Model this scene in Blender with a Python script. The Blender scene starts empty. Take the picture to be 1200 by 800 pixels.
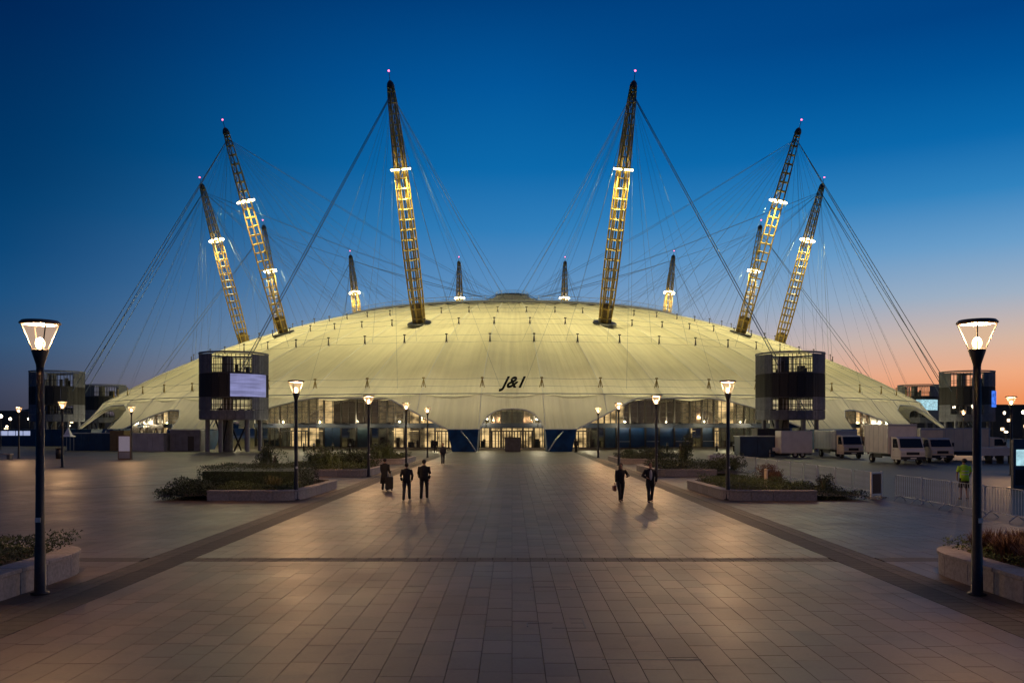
import bpy, bmesh, math, random
from mathutils import Vector, Matrix
from math import sin, cos, pi, radians, sqrt, atan2, degrees, hypot, tan
random.seed(7)
sc = bpy.context.scene
COL = sc.collection
DOME_Y, CAM_H = 206.0, 3.2

# ------------------------------------------------------------ camera
cam = bpy.data.objects.new('camera', bpy.data.cameras.new('camera'))
COL.objects.link(cam); sc.camera = cam
cam.location = (0, 0, CAM_H); cam.rotation_euler = (pi/2, 0, 0)
cam.data.sensor_width = 36; cam.data.lens = 30; cam.data.shift_y = 100/1200
cam.data.clip_start = 0.1; cam.data.clip_end = 6000
sc.view_settings.view_transform = 'Standard'; sc.view_settings.look = 'None'
sc.view_settings.exposure = 0; sc.view_settings.gamma = 1

def lin(r, g, b):
    f = lambda c: (c/255/12.92) if c/255 <= .04045 else ((c/255+.055)/1.055)**2.4
    return (f(r), f(g), f(b), 1)

# ------------------------------------------------------------ dusk sky (world)
world = bpy.data.worlds.new('World'); sc.world = world; world.use_nodes = True
wt = world.node_tree; wt.nodes.clear()
def N(t, typ, **kw):
    n = t.nodes.new(typ)
    for k, v in kw.items():
        if k.startswith('i_'): n.inputs[int(k[2:]) if k[2:].isdigit() else k[2:]].default_value = v
        else: setattr(n, k, v)
    return n
def ramp(t, pts, fac, interp='LINEAR'):
    n = t.nodes.new('ShaderNodeValToRGB'); cr = n.color_ramp; cr.interpolation = interp
    while len(cr.elements) < len(pts): cr.elements.new(.5)
    for e, (p, c) in zip(cr.elements, pts): e.position = p; e.color = c
    t.links.new(fac, n.inputs[0]); return n.outputs[0]
def M_(t, op, a, b=None, clamp=False):
    n = t.nodes.new('ShaderNodeMath'); n.operation = op; n.use_clamp = clamp
    for i, v in enumerate((a, b)):
        if v is None: continue
        if isinstance(v, (int, float)): n.inputs[i].default_value = v
        else: t.links.new(v, n.inputs[i])
    return n.outputs[0]
tc = N(wt, 'ShaderNodeTexCoord'); sp = N(wt, 'ShaderNodeSeparateXYZ'); wt.links.new(tc.outputs['Generated'], sp.inputs[0])
X, Y, Z = sp.outputs
hor = M_(wt, 'SQRT', M_(wt, 'ADD', M_(wt, 'MULTIPLY', X, X), M_(wt, 'ADD', M_(wt, 'MULTIPLY', Y, Y), 1e-6)))
elev = M_(wt, 'ARCTANGENT', M_(wt, 'DIVIDE', Z, hor))
ef = M_(wt, 'DIVIDE', elev, pi/2, True)                 # 0 horizon .. 1 zenith
SA = radians(52)                                        # the sun went down ahead and to the right
sdot = M_(wt, 'DIVIDE', M_(wt, 'ADD', M_(wt, 'MULTIPLY', X, sin(SA)), M_(wt, 'MULTIPLY', Y, cos(SA))), hor)
def stops(f, lst): return [(min(1, math.atan((500-y)/f)/(pi/2)) if y is not None else 1.0, lin(*c)) for y, c in lst]
cl = ramp(wt, stops(1166, [(500,(38,44,62)),(455,(52,64,90)),(400,(42,80,118)),(345,(18,76,124)),(290,(2,66,116)),(200,(0,54,102)),(0,(0,36,84)),(None,(0,9,30))]), ef)
cc = ramp(wt, stops(1000, [(500,(196,158,140)),(450,(180,168,168)),(405,(142,166,194)),(345,(98,147,194)),(270,(48,126,186)),(200,(12,106,172)),(100,(2,86,154)),(0,(0,64,126)),(None,(0,12,38))]), ef)
ch = ramp(wt, stops(1166, [(500,(206,112,66)),(470,(238,144,88)),(435,(240,170,128)),(395,(214,182,162)),(340,(158,176,196)),(280,(106,158,202)),(215,(48,130,190)),(150,(10,104,172)),(70,(0,82,150)),(0,(0,66,132)),(None,(0,14,42))]), ef)
s1, s2, s3 = cos(radians(52+31)), cos(radians(52)), cos(radians(52-31))
f1 = N(wt, 'ShaderNodeMapRange', interpolation_type='SMOOTHSTEP'); wt.links.new(sdot, f1.inputs[0]); f1.inputs[1].default_value = s1-.06; f1.inputs[2].default_value = s2+.02
f2 = N(wt, 'ShaderNodeMapRange', interpolation_type='LINEAR'); wt.links.new(sdot, f2.inputs[0]); f2.inputs[1].default_value = s2; f2.inputs[2].default_value = s3
m1 = N(wt, 'ShaderNodeMixRGB'); wt.links.new(f1.outputs[0], m1.inputs[0]); wt.links.new(cl, m1.inputs[1]); wt.links.new(cc, m1.inputs[2])
m2 = N(wt, 'ShaderNodeMixRGB'); wt.links.new(f2.outputs[0], m2.inputs[0]); wt.links.new(m1.outputs[0], m2.inputs[1]); wt.links.new(ch, m2.inputs[2])
bg = N(wt, 'ShaderNodeBackground'); wt.links.new(m2.outputs[0], bg.inputs[0]); bg.inputs[1].default_value = 1.0
wo = N(wt, 'ShaderNodeOutputWorld'); wt.links.new(bg.outputs[0], wo.inputs[0])
sc.cycles.max_bounces = 5; sc.cycles.diffuse_bounces = 2; sc.cycles.glossy_bounces = 3; sc.cycles.transparent_max_bounces = 12
sc.cycles.use_denoising = True

# lamp strengths, all in one place
P_STREET, P_MAST, P_SKIRT_FILL = 1200.0, 18500.0, 600.0
MAST_COLOR = (1.0, .85, .38); STREET_COLOR = (1.0, .55, .24); SKIRT_FILL_COLOR = (1.0, .86, .55)

# ------------------------------------------------------------ helpers
class MB:
    def __init__(s): s.v = []; s.f = []; s.a = []
    def quad_add(s, vs, fs, tone=None):
        o = len(s.v); s.v += [tuple(v) for v in vs]; s.f += [tuple(o+i for i in f) for f in fs]
        if tone is not None: s.a += [tone]*len(fs)
        return s
    def box(s, c, sz, rz=0, tone=None, M=None, bottom=True):
        x, y, z = sz[0]/2, sz[1]/2, sz[2]/2; vs = []
        for dz in (-z, z):
            for dx, dy in ((-x,-y),(x,-y),(x,y),(-x,y)):
                vs.append(Vector((dx*cos(rz)-dy*sin(rz), dx*sin(rz)+dy*cos(rz), dz)) + Vector(c))
        if M: vs = [M @ v for v in vs]
        fs = [(4,5,6,7),(0,1,5,4),(1,2,6,5),(2,3,7,6),(3,0,4,7)] + ([(3,2,1,0)] if bottom else [])
        return s.quad_add(vs, fs, tone)
    def tube(s, p, r, n=6, caps=True):
        p = [Vector(q) for q in p]; R = r if isinstance(r, (list, tuple)) else [r]*len(p); rings = []
        d0 = (p[1]-p[0]).normalized(); ref = Vector((0,0,1)) if abs(d0.z) < .9 else Vector((1,0,0))
        for i, q in enumerate(p):
            d = (p[min(i+1,len(p)-1)] - p[max(i-1,0)]).normalized()
            u = d.cross(ref).normalized(); w = d.cross(u).normalized()
            rings.append([q + (u*cos(2*pi*k/n) + w*sin(2*pi*k/n))*R[i] for k in range(n)])
        vs = [v for g in rings for v in g]
        fs = [(i*n+k, i*n+(k+1)%n, (i+1)*n+(k+1)%n, (i+1)*n+k) for i in range(len(p)-1) for k in range(n)]
        if caps: fs += [tuple(range(n-1,-1,-1)), tuple((len(p)-1)*n+k for k in range(n))]
        return s.quad_add(vs, fs)
    def lathe(s, prof, n=16, c=(0,0,0), a0=0, a1=2*pi):
        full = abs(a1-a0-2*pi) < 1e-6; m = n if full else n+1; vs = []
        for r, z in prof:
            for k in range(m):
                a = a0+(a1-a0)*k/n; vs.append((c[0]+r*cos(a), c[1]+r*sin(a), c[2]+z))
        fs = [(i*m+k, i*m+(k+1)%m, (i+1)*m+(k+1)%m, (i+1)*m+k) for i in range(len(prof)-1) for k in range(n)]
        return s.quad_add(vs, fs)
    def prism(s, poly, z0, z1):
        n = len(poly); vs = [(x,y,z0) for x,y in poly]+[(x,y,z1) for x,y in poly]
        fs = [(k,(k+1)%n,n+(k+1)%n,n+k) for k in range(n)]+[tuple(range(n-1,-1,-1)), tuple(range(n,2*n))]
        return s.quad_add(vs, fs)
    def extr(s, prof, axis_len, M):   # side profile in local (y,z), extruded along local x, centred
        n = len(prof); h = axis_len/2
        vs = [M @ Vector((-h,y,z)) for y,z in prof]+[M @ Vector((h,y,z)) for y,z in prof]
        fs = [(k,n+k,n+(k+1)%n,(k+1)%n) for k in range(n)]+[tuple(range(n)), tuple(range(2*n-1,n-1,-1))]
        return s.quad_add(vs, fs)
    def ico(s, c, r, sub=2, sc_=(1,1,1)):
        bm = bmesh.new(); bmesh.ops.create_icosphere(bm, subdivisions=sub, radius=1)
        vs = [(c[0]+v.co.x*r*sc_[0], c[1]+v.co.y*r*sc_[1], c[2]+v.co.z*r*sc_[2]) for v in bm.verts]
        fs = [tuple(v.index for v in f.verts) for f in bm.faces]; bm.free()
        return s.quad_add(vs, fs)
    def mesh(s, name, mat, smooth=False, bevel=0):
        me = bpy.data.meshes.new(name); me.from_pydata(s.v, [], s.f)
        if s.a and len(s.a) == len(s.f):
            at = me.attributes.new('tone', 'FLOAT', 'FACE'); at.data.foreach_set('value', s.a)
        me.materials.append(mat)
        bm = bmesh.new(); bm.from_mesh(me)
        if bevel: bmesh.ops.bevel(bm, geom=[e for e in bm.edges], offset=bevel, segments=1, affect='EDGES', clamp_overlap=True)
        if len(s.f) < 60000: bmesh.ops.recalc_face_normals(bm, faces=bm.faces)
        bm.to_mesh(me); bm.free()
        if smooth: me.polygons.foreach_set('use_smooth', [True]*len(me.polygons))
        me.update(); return me
    def build(s, name, mat, parent=None, smooth=False, bevel=0, kind=None):
        return link(name, s.mesh(name, mat, smooth, bevel), parent, kind)
def link(name, me, parent=None, kind=None, M=None, label=None):
    o = bpy.data.objects.new(name, me); COL.objects.link(o)
    if parent: o.parent = parent
    if M is not None: o.matrix_local = M
    if kind: o['kind'] = kind
    if label: o['label'] = label
    return o
def tag(o, label, cat, group=None, kind=None):
    if label: o['label'] = label
    if cat: o['category'] = cat
    if group: o['group'] = group
    if kind: o['kind'] = kind
    return o
def thing(name, label, cat, loc=(0,0,0), rz=0, group=None, M=None):
    o = bpy.data.objects.new(name, None); COL.objects.link(o); o.empty_display_size = .3
    if M is not None: o.matrix_world = M
    else: o.location = loc; o.rotation_euler = (0,0,rz)
    return tag(o, label, cat, group)
def copy_tree(o, parent=None):
    c = o.copy(); COL.objects.link(c); c.parent = parent
    if parent is not None: c.matrix_parent_inverse = o.matrix_parent_inverse.copy()
    for ch_ in KIDS(o): copy_tree(ch_, c)
    return c
def KIDS(o): return [x for x in bpy.data.objects if x.parent is o]
def dup(root, label, loc=None, rz=None, M=None):
    c = copy_tree(root)
    if M is not None: c.matrix_world = M
    if loc is not None: c.location = loc
    if rz is not None: c.rotation_euler = (0,0,rz)
    c['label'] = label; return c
def rmat(th, x=0, y=0, z=0): return Matrix.Translation((x,y,z)) @ Matrix.Rotation(th, 4, 'Z')
def at(px, d, z=0):  # place given by its bearing (tangent*1000) and its distance
    return Vector((px*d/1000, d, z))

# ------------------------------------------------------------ materials
def mat(name, col, rough=.6, metal=0, spec=.5, var=0, scale=8, bump=0, emis=None, es=0, alpha=None, objvar=0, tone=0):
    m = bpy.data.materials.new(name); m.use_nodes = True; t = m.node_tree; b = t.nodes['Principled BSDF']
    b.inputs['Base Color'].default_value = (*col[:3], 1); b.inputs['Roughness'].default_value = rough
    b.inputs['Metallic'].default_value = metal; b.inputs['Specular IOR Level'].default_value = spec
    if var or bump:
        g = N(t, 'ShaderNodeTexCoord'); n = N(t, 'ShaderNodeTexNoise'); n.inputs['Scale'].default_value = scale; n.inputs['Detail'].default_value = 6
        t.links.new(g.outputs['Object'], n.inputs['Vector'])
        if var:
            mr = N(t, 'ShaderNodeMapRange'); t.links.new(n.outputs[0], mr.inputs[0]); mr.inputs[1].default_value = .3; mr.inputs[2].default_value = .7
            mr.inputs[3].default_value = 1-var; mr.inputs[4].default_value = 1+var
            f = mr.outputs[0]
            if objvar:
                oi = N(t, 'ShaderNodeObjectInfo'); m2_ = N(t, 'ShaderNodeMapRange'); t.links.new(oi.outputs['Random'], m2_.inputs[0])
                m2_.inputs[3].default_value = 1-objvar; m2_.inputs[4].default_value = 1+objvar; f = M_(t, 'MULTIPLY', f, m2_.outputs[0])
            if tone:
                at_ = N(t, 'ShaderNodeAttribute', attribute_name='tone'); f = M_(t, 'MULTIPLY', f, M_(t, 'ADD', 1, M_(t, 'MULTIPLY', at_.outputs['Fac'], tone)))
            vm = N(t, 'ShaderNodeVectorMath', operation='SCALE'); vm.inputs[0].default_value = col[:3]; t.links.new(f, vm.inputs['Scale'])
            t.links.new(vm.outputs[0], b.inputs['Base Color'])
        if bump:
            bp = N(t, 'ShaderNodeBump'); bp.inputs['Strength'].default_value = bump; bp.inputs['Distance'].default_value = .02
            t.links.new(n.outputs[0], bp.inputs['Height']); t.links.new(bp.outputs[0], b.inputs['Normal'])
    if emis: b.inputs['Emission Color'].default_value = (*emis, 1); b.inputs['Emission Strength'].default_value = es
    if alpha is not None: b.inputs['Alpha'].default_value = alpha
    return m
M = {}
M['fabric'] = None
M['yellow'] = mat('mast_paint', (.36,.25,.045), .45, var=.2, scale=3)
M['darkcap'] = mat('mast_dark', (.05,.045,.04), .5, var=.2)
M['cable'] = mat('steel_cable', (.13,.17,.22), .5, .2)
M['hem'] = mat('white_hem', (.75,.74,.66), .6, var=.1)
M['railsteel'] = mat('barrier_steel', (.42,.45,.50), .4, .6, var=.2)
M['steel'] = mat('galvanised', (.34,.36,.38), .4, .6, var=.2, scale=20)
M['dark'] = mat('dark_metal', (.018,.019,.022), .45, .2, var=.2)
M['post'] = mat('lamp_post_paint', (.020,.019,.019), .5, 0.1, var=.3, scale=12)
M['cap'] = mat('lamp_cap', (.10,.07,.055), .5, var=.2)
M['underside'] = mat('white_reflector', (.5,.46,.40), .4, var=.02)
M['bulb'] = mat('lit_bulb', (1,.9,.7), .5, emis=(1,.66,.32), es=14)
M['flood'] = mat('lit_floodlight', (1,.95,.8), .5, emis=(1,.84,.42), es=16)
M['redlight'] = mat('red_beacon', (1,.1,.2), .5, emis=(1,.12,.25), es=5)
M['slate'] = mat('slate_cladding', (.12,.13,.165), .55, .2, var=.18, scale=2, objvar=.12)
M['black'] = mat('black_cladding', (.012,.012,.016), .6, var=.2)
M['core'] = mat('core_concrete', (.10,.10,.10), .8, var=.25, scale=2)
M['fixing'] = mat('roof_fixing', (.09,.08,.055), .6, var=.2)
M['navy'] = mat('navy_paint', (.008,.035,.085), .5, var=.25, scale=1.5)
M['fascia'] = mat('fascia_navy', (.006,.012,.028), .5, var=.2)
M['anchor'] = mat('anchor_blue', (.010,.052,.12), .5, var=.5, scale=.9)
M['blue'] = mat('blue_hoarding', (.004,.024,.078), .4, var=.25, scale=1.2)
M['teal'] = mat('teal_panel', (.008,.03,.045), .4, var=.25, scale=1.5)
M['mullion'] = mat('dark_bronze_frame', (.03,.026,.022), .45, .3, var=.2)
M['brownpanel'] = mat('brown_glazing', (.05,.036,.028), .25, var=.3, scale=1.2)
M['stone'] = mat('planter_granite', (.30,.27,.25), .75, var=.22, scale=14, bump=.3, objvar=.1)
M['soil'] = mat('soil', (.03,.022,.016), .95, var=.4, scale=12)
M['leafdark'] = mat('leaf_dark', (.022,.036,.012), .6, var=.45, scale=5)
M['leafmid'] = mat('leaf_mid', (.055,.080,.022), .6, var=.4, scale=5)
M['leafbrown'] = mat('leaf_russet', (.11,.055,.03), .7, var=.4, scale=5)
M['grassblade'] = mat('ornamental_grass', (.16,.15,.05), .7, var=.35, scale=5)
M['twig'] = mat('twig', (.05,.035,.025), .8, var=.3)
M['white'] = mat('white_truck_paint', (.60,.58,.55), .5, var=.10, scale=1.5)
M['cream'] = mat('cream_truck_paint', (.62,.52,.39), .5, var=.10, scale=1.5)
M['greybox'] = mat('grey_truck_panel', (.38,.40,.44), .5, var=.12, scale=1.2)
M['bluepaint'] = mat('blue_truck_paint', (.03,.10,.22), .35, var=.12)
M['tyre'] = mat('tyre_rubber', (.014,.014,.014), .85, var=.2)
M['rim'] = mat('wheel_rim', (.3,.3,.3), .4, .7, var=.2)
M['glassdark'] = mat('vehicle_glass', (.012,.022,.035), .08, var=.1)
M['lens'] = mat('lamp_lens', (.5,.5,.5), .15, var=.05)
M['tent'] = mat('tent_canvas', (.6,.62,.66), .7, var=.1)
M['grey'] = mat('grey_container', (.28,.29,.34), .6, var=.15, scale=1)
M['hill'] = mat('far_hill', (.02,.022,.024), .9, var=.3, scale=.02)
M['farwall'] = mat('far_building', (.035,.035,.045), .8, var=.3, scale=.1)
M['skin'] = mat('skin', (.30,.17,.12), .55, var=.08)
M['hairblk'] = mat('hair_dark', (.014,.010,.008), .6, var=.3, scale=40)
M['hairbrn'] = mat('hair_brown', (.05,.028,.016), .6, var=.3, scale=40)
M['coat'] = mat('black_cloth', (.013,.013,.016), .85, var=.3, scale=10)
M['coatnavy'] = mat('navy_cloth', (.014,.018,.032), .85, var=.3, scale=10)
M['jeans'] = mat('dark_trousers', (.018,.019,.026), .85, var=.3, scale=10)
M['shirt'] = mat('pale_shirt', (.36,.38,.44), .8, var=.1, scale=10)
M['hivis'] = mat('hivis_yellow', (.50,.85,.04), .7, var=.08, scale=10)
M['tape'] = mat('reflective_tape', (.6,.6,.55), .4, var=.05)
M['bagred'] = mat('russet_leather', (.16,.035,.02), .5, var=.2, scale=20)
M['kerb'] = mat('dark_setts', (.034,.028,.024), .75, var=.25, scale=9, tone=.35)
M['kerb2'] = mat('brown_setts', (.066,.051,.041), .7, var=.25, scale=9, tone=.35)
M['ink'] = mat('black_letters', (.006,.006,.006), .95, spec=.05, var=.05)
M['warmpane'] = None
def emis(name, col, s, var=.5, scale=1.5, stretch=(1,1,1)):
    m = bpy.data.materials.new(name); m.use_nodes = True; t = m.node_tree; b = t.nodes['Principled BSDF']
    b.inputs['Base Color'].default_value = (col[0]*.08, col[1]*.08, col[2]*.08, 1); b.inputs['Roughness'].default_value = .8
    g = N(t, 'ShaderNodeTexCoord'); mp = N(t, 'ShaderNodeMapping'); mp.inputs['Scale'].default_value = stretch
    n = N(t, 'ShaderNodeTexNoise'); n.inputs['Scale'].default_value = scale; n.inputs['Detail'].default_value = 3
    t.links.new(g.outputs['Object'], mp.inputs[0]); t.links.new(mp.outputs[0], n.inputs['Vector'])
    mr = N(t, 'ShaderNodeMapRange'); t.links.new(n.outputs[0], mr.inputs[0]); mr.inputs[1].default_value = .35; mr.inputs[2].default_value = .65
    mr.inputs[3].default_value = s*(1-var); mr.inputs[4].default_value = s*(1+var)
    b.inputs['Emission Color'].default_value = (*col, 1); t.links.new(mr.outputs[0], b.inputs['Emission Strength']); return m
M['e_bright'] = emis('lit_interior_bright', (1,.72,.36), 0.92, .85, .55, (1,1,1.4))
M['e_mid'] = emis('lit_interior_medium', (1,.78,.46), .11, .85, 2, (.6,.6,2))
M['e_dim'] = emis('lit_interior_dim', (.8,.75,.5), .05, .6)
M['e_brown'] = emis('lit_interior_brown', (.75,.58,.46), .028, .5, 1.2, (.5,.5,2))
M['e_screen'] = emis('lit_screen_lilac', (.40,.41,.78), .52, .25, 1.0, (.4,.4,3))
M['e_bluescreen'] = emis('lit_screen_blue', (.06,.20,.9), .8, .5, 1.5)
M['e_cyan'] = emis('lit_screen_pale', (.45,.75,.85), .8, .3, 3)
M['e_far'] = mat('far_lit_window', (1,.8,.5), .5, emis=(1,.72,.42), es=3)
M['e_farwhite'] = mat('far_lit_shop', (.8,.85,1), .5, emis=(.6,.68,1), es=.55)
M['e_globe'] = mat('far_lamp_globe', (1,.9,.7), .5, emis=(1,.80,.55), es=9)

def glassmat(name, tint, refl):
    m = bpy.data.materials.new(name); m.use_nodes = True; t = m.node_tree; t.nodes.clear()
    tr = N(t, 'ShaderNodeBsdfTransparent'); tr.inputs[0].default_value = (*tint, 1)
    gl = N(t, 'ShaderNodeBsdfGlossy'); gl.inputs['Roughness'].default_value = .05
    mx = N(t, 'ShaderNodeMixShader'); mx.inputs[0].default_value = refl
    o = N(t, 'ShaderNodeOutputMaterial'); t.links.new(tr.outputs[0], mx.inputs[1]); t.links.new(gl.outputs[0], mx.inputs[2]); t.links.new(mx.outputs[0], o.inputs[0]); return m
M['pane'] = glassmat('window_pane', (.82,.80,.75), .08)
def lantern():
    m = bpy.data.materials.new('frosted_lantern_glass'); m.use_nodes = True; t = m.node_tree; t.nodes.clear()
    tr = N(t, 'ShaderNodeBsdfTransparent'); em = N(t, 'ShaderNodeEmission'); em.inputs[0].default_value = (1,.62,.32,1); em.inputs[1].default_value = .75
    mx = N(t, 'ShaderNodeMixShader'); mx.inputs[0].default_value = .35
    o = N(t, 'ShaderNodeOutputMaterial'); t.links.new(tr.outputs[0], mx.inputs[1]); t.links.new(em.outputs[0], mx.inputs[2]); t.links.new(mx.outputs[0], o.inputs[0]); return m
M['lantern'] = lantern()

def fabric():
    m = bpy.data.materials.new('membrane_fabric'); m.use_nodes = True; t = m.node_tree; b = t.nodes['Principled BSDF']
    b.inputs['Roughness'].default_value = .75; b.inputs['Specular IOR Level'].default_value = .2
    g = N(t, 'ShaderNodeTexCoord'); s = N(t, 'ShaderNodeSeparateXYZ'); t.links.new(g.outputs['Object'], s.inputs[0])
    ang = M_(t, 'ARCTAN2', s.outputs[0], M_(t, 'MULTIPLY', s.outputs[1], -1))
    rad = M_(t, 'SQRT', M_(t, 'ADD', M_(t, 'MULTIPLY', s.outputs[0], s.outputs[0]), M_(t, 'MULTIPLY', s.outputs[1], s.outputs[1])))
    oi = N(t, 'ShaderNodeObjectInfo'); c = N(t, 'ShaderNodeCombineXYZ')
    t.links.new(M_(t, 'MULTIPLY', ang, 120), c.inputs[0]); t.links.new(M_(t, 'MULTIPLY', rad, .06), c.inputs[1]); t.links.new(M_(t, 'MULTIPLY', oi.outputs['Random'], 60), c.inputs[2])
    n = N(t, 'ShaderNodeTexNoise'); n.inputs['Scale'].default_value = 1; n.inputs['Detail'].default_value = 4; t.links.new(c.outputs[0], n.inputs['Vector'])
    n2 = N(t, 'ShaderNodeTexNoise'); n2.inputs['Scale'].default_value = .35; n2.inputs['Detail'].default_value = 5; t.links.new(g.outputs['Object'], n2.inputs['Vector'])
    f = M_(t, 'ADD', M_(t, 'MULTIPLY', n.outputs[0], .34), M_(t, 'MULTIPLY', n2.outputs[0], .20))
    f = M_(t, 'ADD', f, .74)
    vm = N(t, 'ShaderNodeVectorMath', operation='SCALE'); vm.inputs[0].default_value = (.76,.72,.54); t.links.new(f, vm.inputs['Scale'])
    t.links.new(vm.outputs[0], b.inputs['Base Color'])
    bp = N(t, 'ShaderNodeBump'); bp.inputs['Strength'].default_value = .9; bp.inputs['Distance'].default_value = .6
    t.links.new(n.outputs[0], bp.inputs['Height']); t.links.new(bp.outputs[0], b.inputs['Normal'])
    tl = N(t, 'ShaderNodeBsdfTranslucent'); t.links.new(vm.outputs[0], tl.inputs[0]); mx = N(t, 'ShaderNodeMixShader'); mx.inputs[0].default_value = .34
    t.links.new(b.outputs[0], mx.inputs[1]); t.links.new(tl.outputs[0], mx.inputs[2]); t.links.new(mx.outputs[0], t.nodes['Material Output'].inputs[0]); return m
M['fabric'] = fabric()

def paver_mat(name, col, rough, rand=True):
    m = bpy.data.materials.new(name); m.use_nodes = True; t = m.node_tree; b = t.nodes['Principled BSDF']
    geo = N(t, 'ShaderNodeNewGeometry'); oi = N(t, 'ShaderNodeObjectInfo'); at_ = N(t, 'ShaderNodeAttribute', attribute_name='tone')
    n = N(t, 'ShaderNodeTexNoise'); n.inputs['Scale'].default_value = 18; n.inputs['Detail'].default_value = 8; t.links.new(geo.outputs['Position'], n.inputs['Vector'])
    n2 = N(t, 'ShaderNodeTexNoise'); n2.inputs['Scale'].default_value = .45; n2.inputs['Detail'].default_value = 5; t.links.new(geo.outputs['Position'], n2.inputs['Vector'])
    f = M_(t, 'ADD', .48, M_(t, 'ADD', M_(t, 'MULTIPLY', n.outputs[0], .55), M_(t, 'MULTIPLY', n2.outputs[0], .50)))
    f = M_(t, 'MULTIPLY', f, M_(t, 'ADD', .68, M_(t, 'MULTIPLY', M_(t, 'ADD', at_.outputs['Fac'], oi.outputs['Random'] if rand else 0.0), .42)))
    vo = N(t, 'ShaderNodeTexVoronoi'); vo.inputs['Scale'].default_value = 1.7; t.links.new(geo.outputs['Position'], vo.inputs['Vector'])
    gum = N(t, 'ShaderNodeMapRange'); t.links.new(vo.outputs['Distance'], gum.inputs[0]); gum.inputs[1].default_value = .035; gum.inputs[2].default_value = .06; gum.inputs[3].default_value = .55; gum.inputs[4].default_value = 1.0
    f = M_(t, 'MULTIPLY', f, gum.outputs[0])
    n3 = N(t, 'ShaderNodeTexNoise'); n3.inputs['Scale'].default_value = 1.6; n3.inputs['Detail'].default_value = 8; n3.inputs['Roughness'].default_value = .7; t.links.new(geo.outputs['Position'], n3.inputs['Vector'])
    st_ = N(t, 'ShaderNodeMapRange'); t.links.new(n3.outputs[0], st_.inputs[0]); st_.inputs[1].default_value = .52; st_.inputs[2].default_value = .70; st_.inputs[3].default_value = 1.06; st_.inputs[4].default_value = .70
    f = M_(t, 'MULTIPLY', f, st_.outputs[0])
    vm = N(t, 'ShaderNodeVectorMath', operation='SCALE'); vm.inputs[0].default_value = col; t.links.new(f, vm.inputs['Scale']); t.links.new(vm.outputs[0], b.inputs['Base Color'])
    b.inputs['Specular IOR Level'].default_value = .35
    r_ = M_(t, 'ADD', rough-.12, M_(t, 'MULTIPLY', n2.outputs[0], .24)); t.links.new(r_, b.inputs['Roughness'])
    bp = N(t, 'ShaderNodeBump'); bp.inputs['Strength'].default_value = .25; bp.inputs['Distance'].default_value = .004; t.links.new(n.outputs[0], bp.inputs['Height']); t.links.new(bp.outputs[0], b.inputs['Normal'])
    return m
M['paver'] = paver_mat('granite_paver', (.103,.070,.050), .49)
M['pavers'] = paver_mat('granite_paver_field', (.103,.070,.050), .49, False)
def ground_mat(name, col, rough, bw=.9, bh=.45):
    m = paver_mat(name, (col[0]*1.2, col[1]*1.2, col[2]*1.2), rough, False); t = m.node_tree; b = t.nodes['Principled BSDF']
    geo = N(t, 'ShaderNodeNewGeometry'); mp = N(t, 'ShaderNodeMapping'); mp.inputs['Rotation'].default_value = (0,0,pi/2); t.links.new(geo.outputs['Position'], mp.inputs[0])
    br = N(t, 'ShaderNodeTexBrick'); br.inputs['Scale'].default_value = 1; br.inputs['Brick Width'].default_value = bw; br.inputs['Row Height'].default_value = bh
    br.inputs['Mortar Size'].default_value = .012; br.inputs['Color1'].default_value = (1,1,1,1); br.inputs['Color2'].default_value = (.78,.78,.80,1); br.inputs['Mortar'].default_value = (.35,.35,.35,1)
    t.links.new(mp.outputs[0], br.inputs['Vector'])
    src = b.inputs['Base Color'].links[0].from_socket; mx = N(t, 'ShaderNodeMixRGB', blend_type='MULTIPLY'); mx.inputs[0].default_value = 1
    t.links.new(src, mx.inputs[1]); t.links.new(br.outputs[0], mx.inputs[2]); t.links.new(mx.outputs[0], b.inputs['Base Color']); return m
M['forecourt'] = ground_mat('forecourt_paving', (.078,.063,.054), .52)
M['asphalt'] = mat('asphalt', (.05,.047,.046), .6, var=.3, scale=3, bump=.2)
M['bed'] = mat('joint_bed', (.05,.04,.033), .9, var=.3, scale=20)

# ------------------------------------------------------------ ground
def sheet(name, x0, x1, y0, y1, z, m):
    return MB().quad_add([(x0,y0,z),(x1,y0,z),(x1,y1,z),(x0,y1,z)], [(0,1,2,3)]).build(name, m, kind='structure')
PX, PY0, PY1 = 16.4, 5.0, 74.0
LX = -26.0
sheet('ground', -3000, 3000, -400, 4500, -.034, M['bed'])
sheet('forecourt', -140, PX, PY1, 123.6, 0, M['forecourt'])
sheet('side_forecourt', -140, LX, -30, PY1, 0, M['forecourt'])
sheet('truck_yard', PX, 160, -30, 123.6, -.002, M['asphalt'])
sheet('near_pavement', LX, PX, -30, PY0, 0, M['forecourt'])
sheet('dome_floor', -140, 140, 123.6, 310, -.001, M['asphalt'])
BANDS = [20.6]
def in_band(y0, y1): return any(y0 < b+.28 and y1 > b-.28 for b in BANDS)
def visible(x, y): return y > 10.2 and abs(x) < .62*y+.6
slabs = []
random.seed(3)
def columns(x0, x1, w):
    n = max(1, round((x1-x0)/w)); w = (x1-x0)/n
    for k in range(n):
        y = PY0 - random.random()*.7
        while y < PY1:
            L = random.choice((.45,.6,.75,.75,.9,.9,1.05)); y1 = y+L
            for b in BANDS:
                if y < b-.28 < y1+.18: y1 = b-.28
                if abs(y-(b-.28)) < 1e-6: y = b+.28; y1 = y+L
            y1 = min(y1, PY1)
            if y1-y > .08 and not in_band(y+.01, y1-.01): slabs.append((x0+w*(k+.5), (y+y1)/2, w-.007, y1-y-.007, random.random()))
            y = y1
columns(-7.75, 7.75, .43)
columns(8.85, PX, .43); columns(LX, -8.85, .43)
near = sorted([s for s in slabs if abs(s[0]) < .6*s[1]+.1 and s[1] > 10.5 ], key=lambda s: hypot(s[0], s[1]))[:300]
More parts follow.
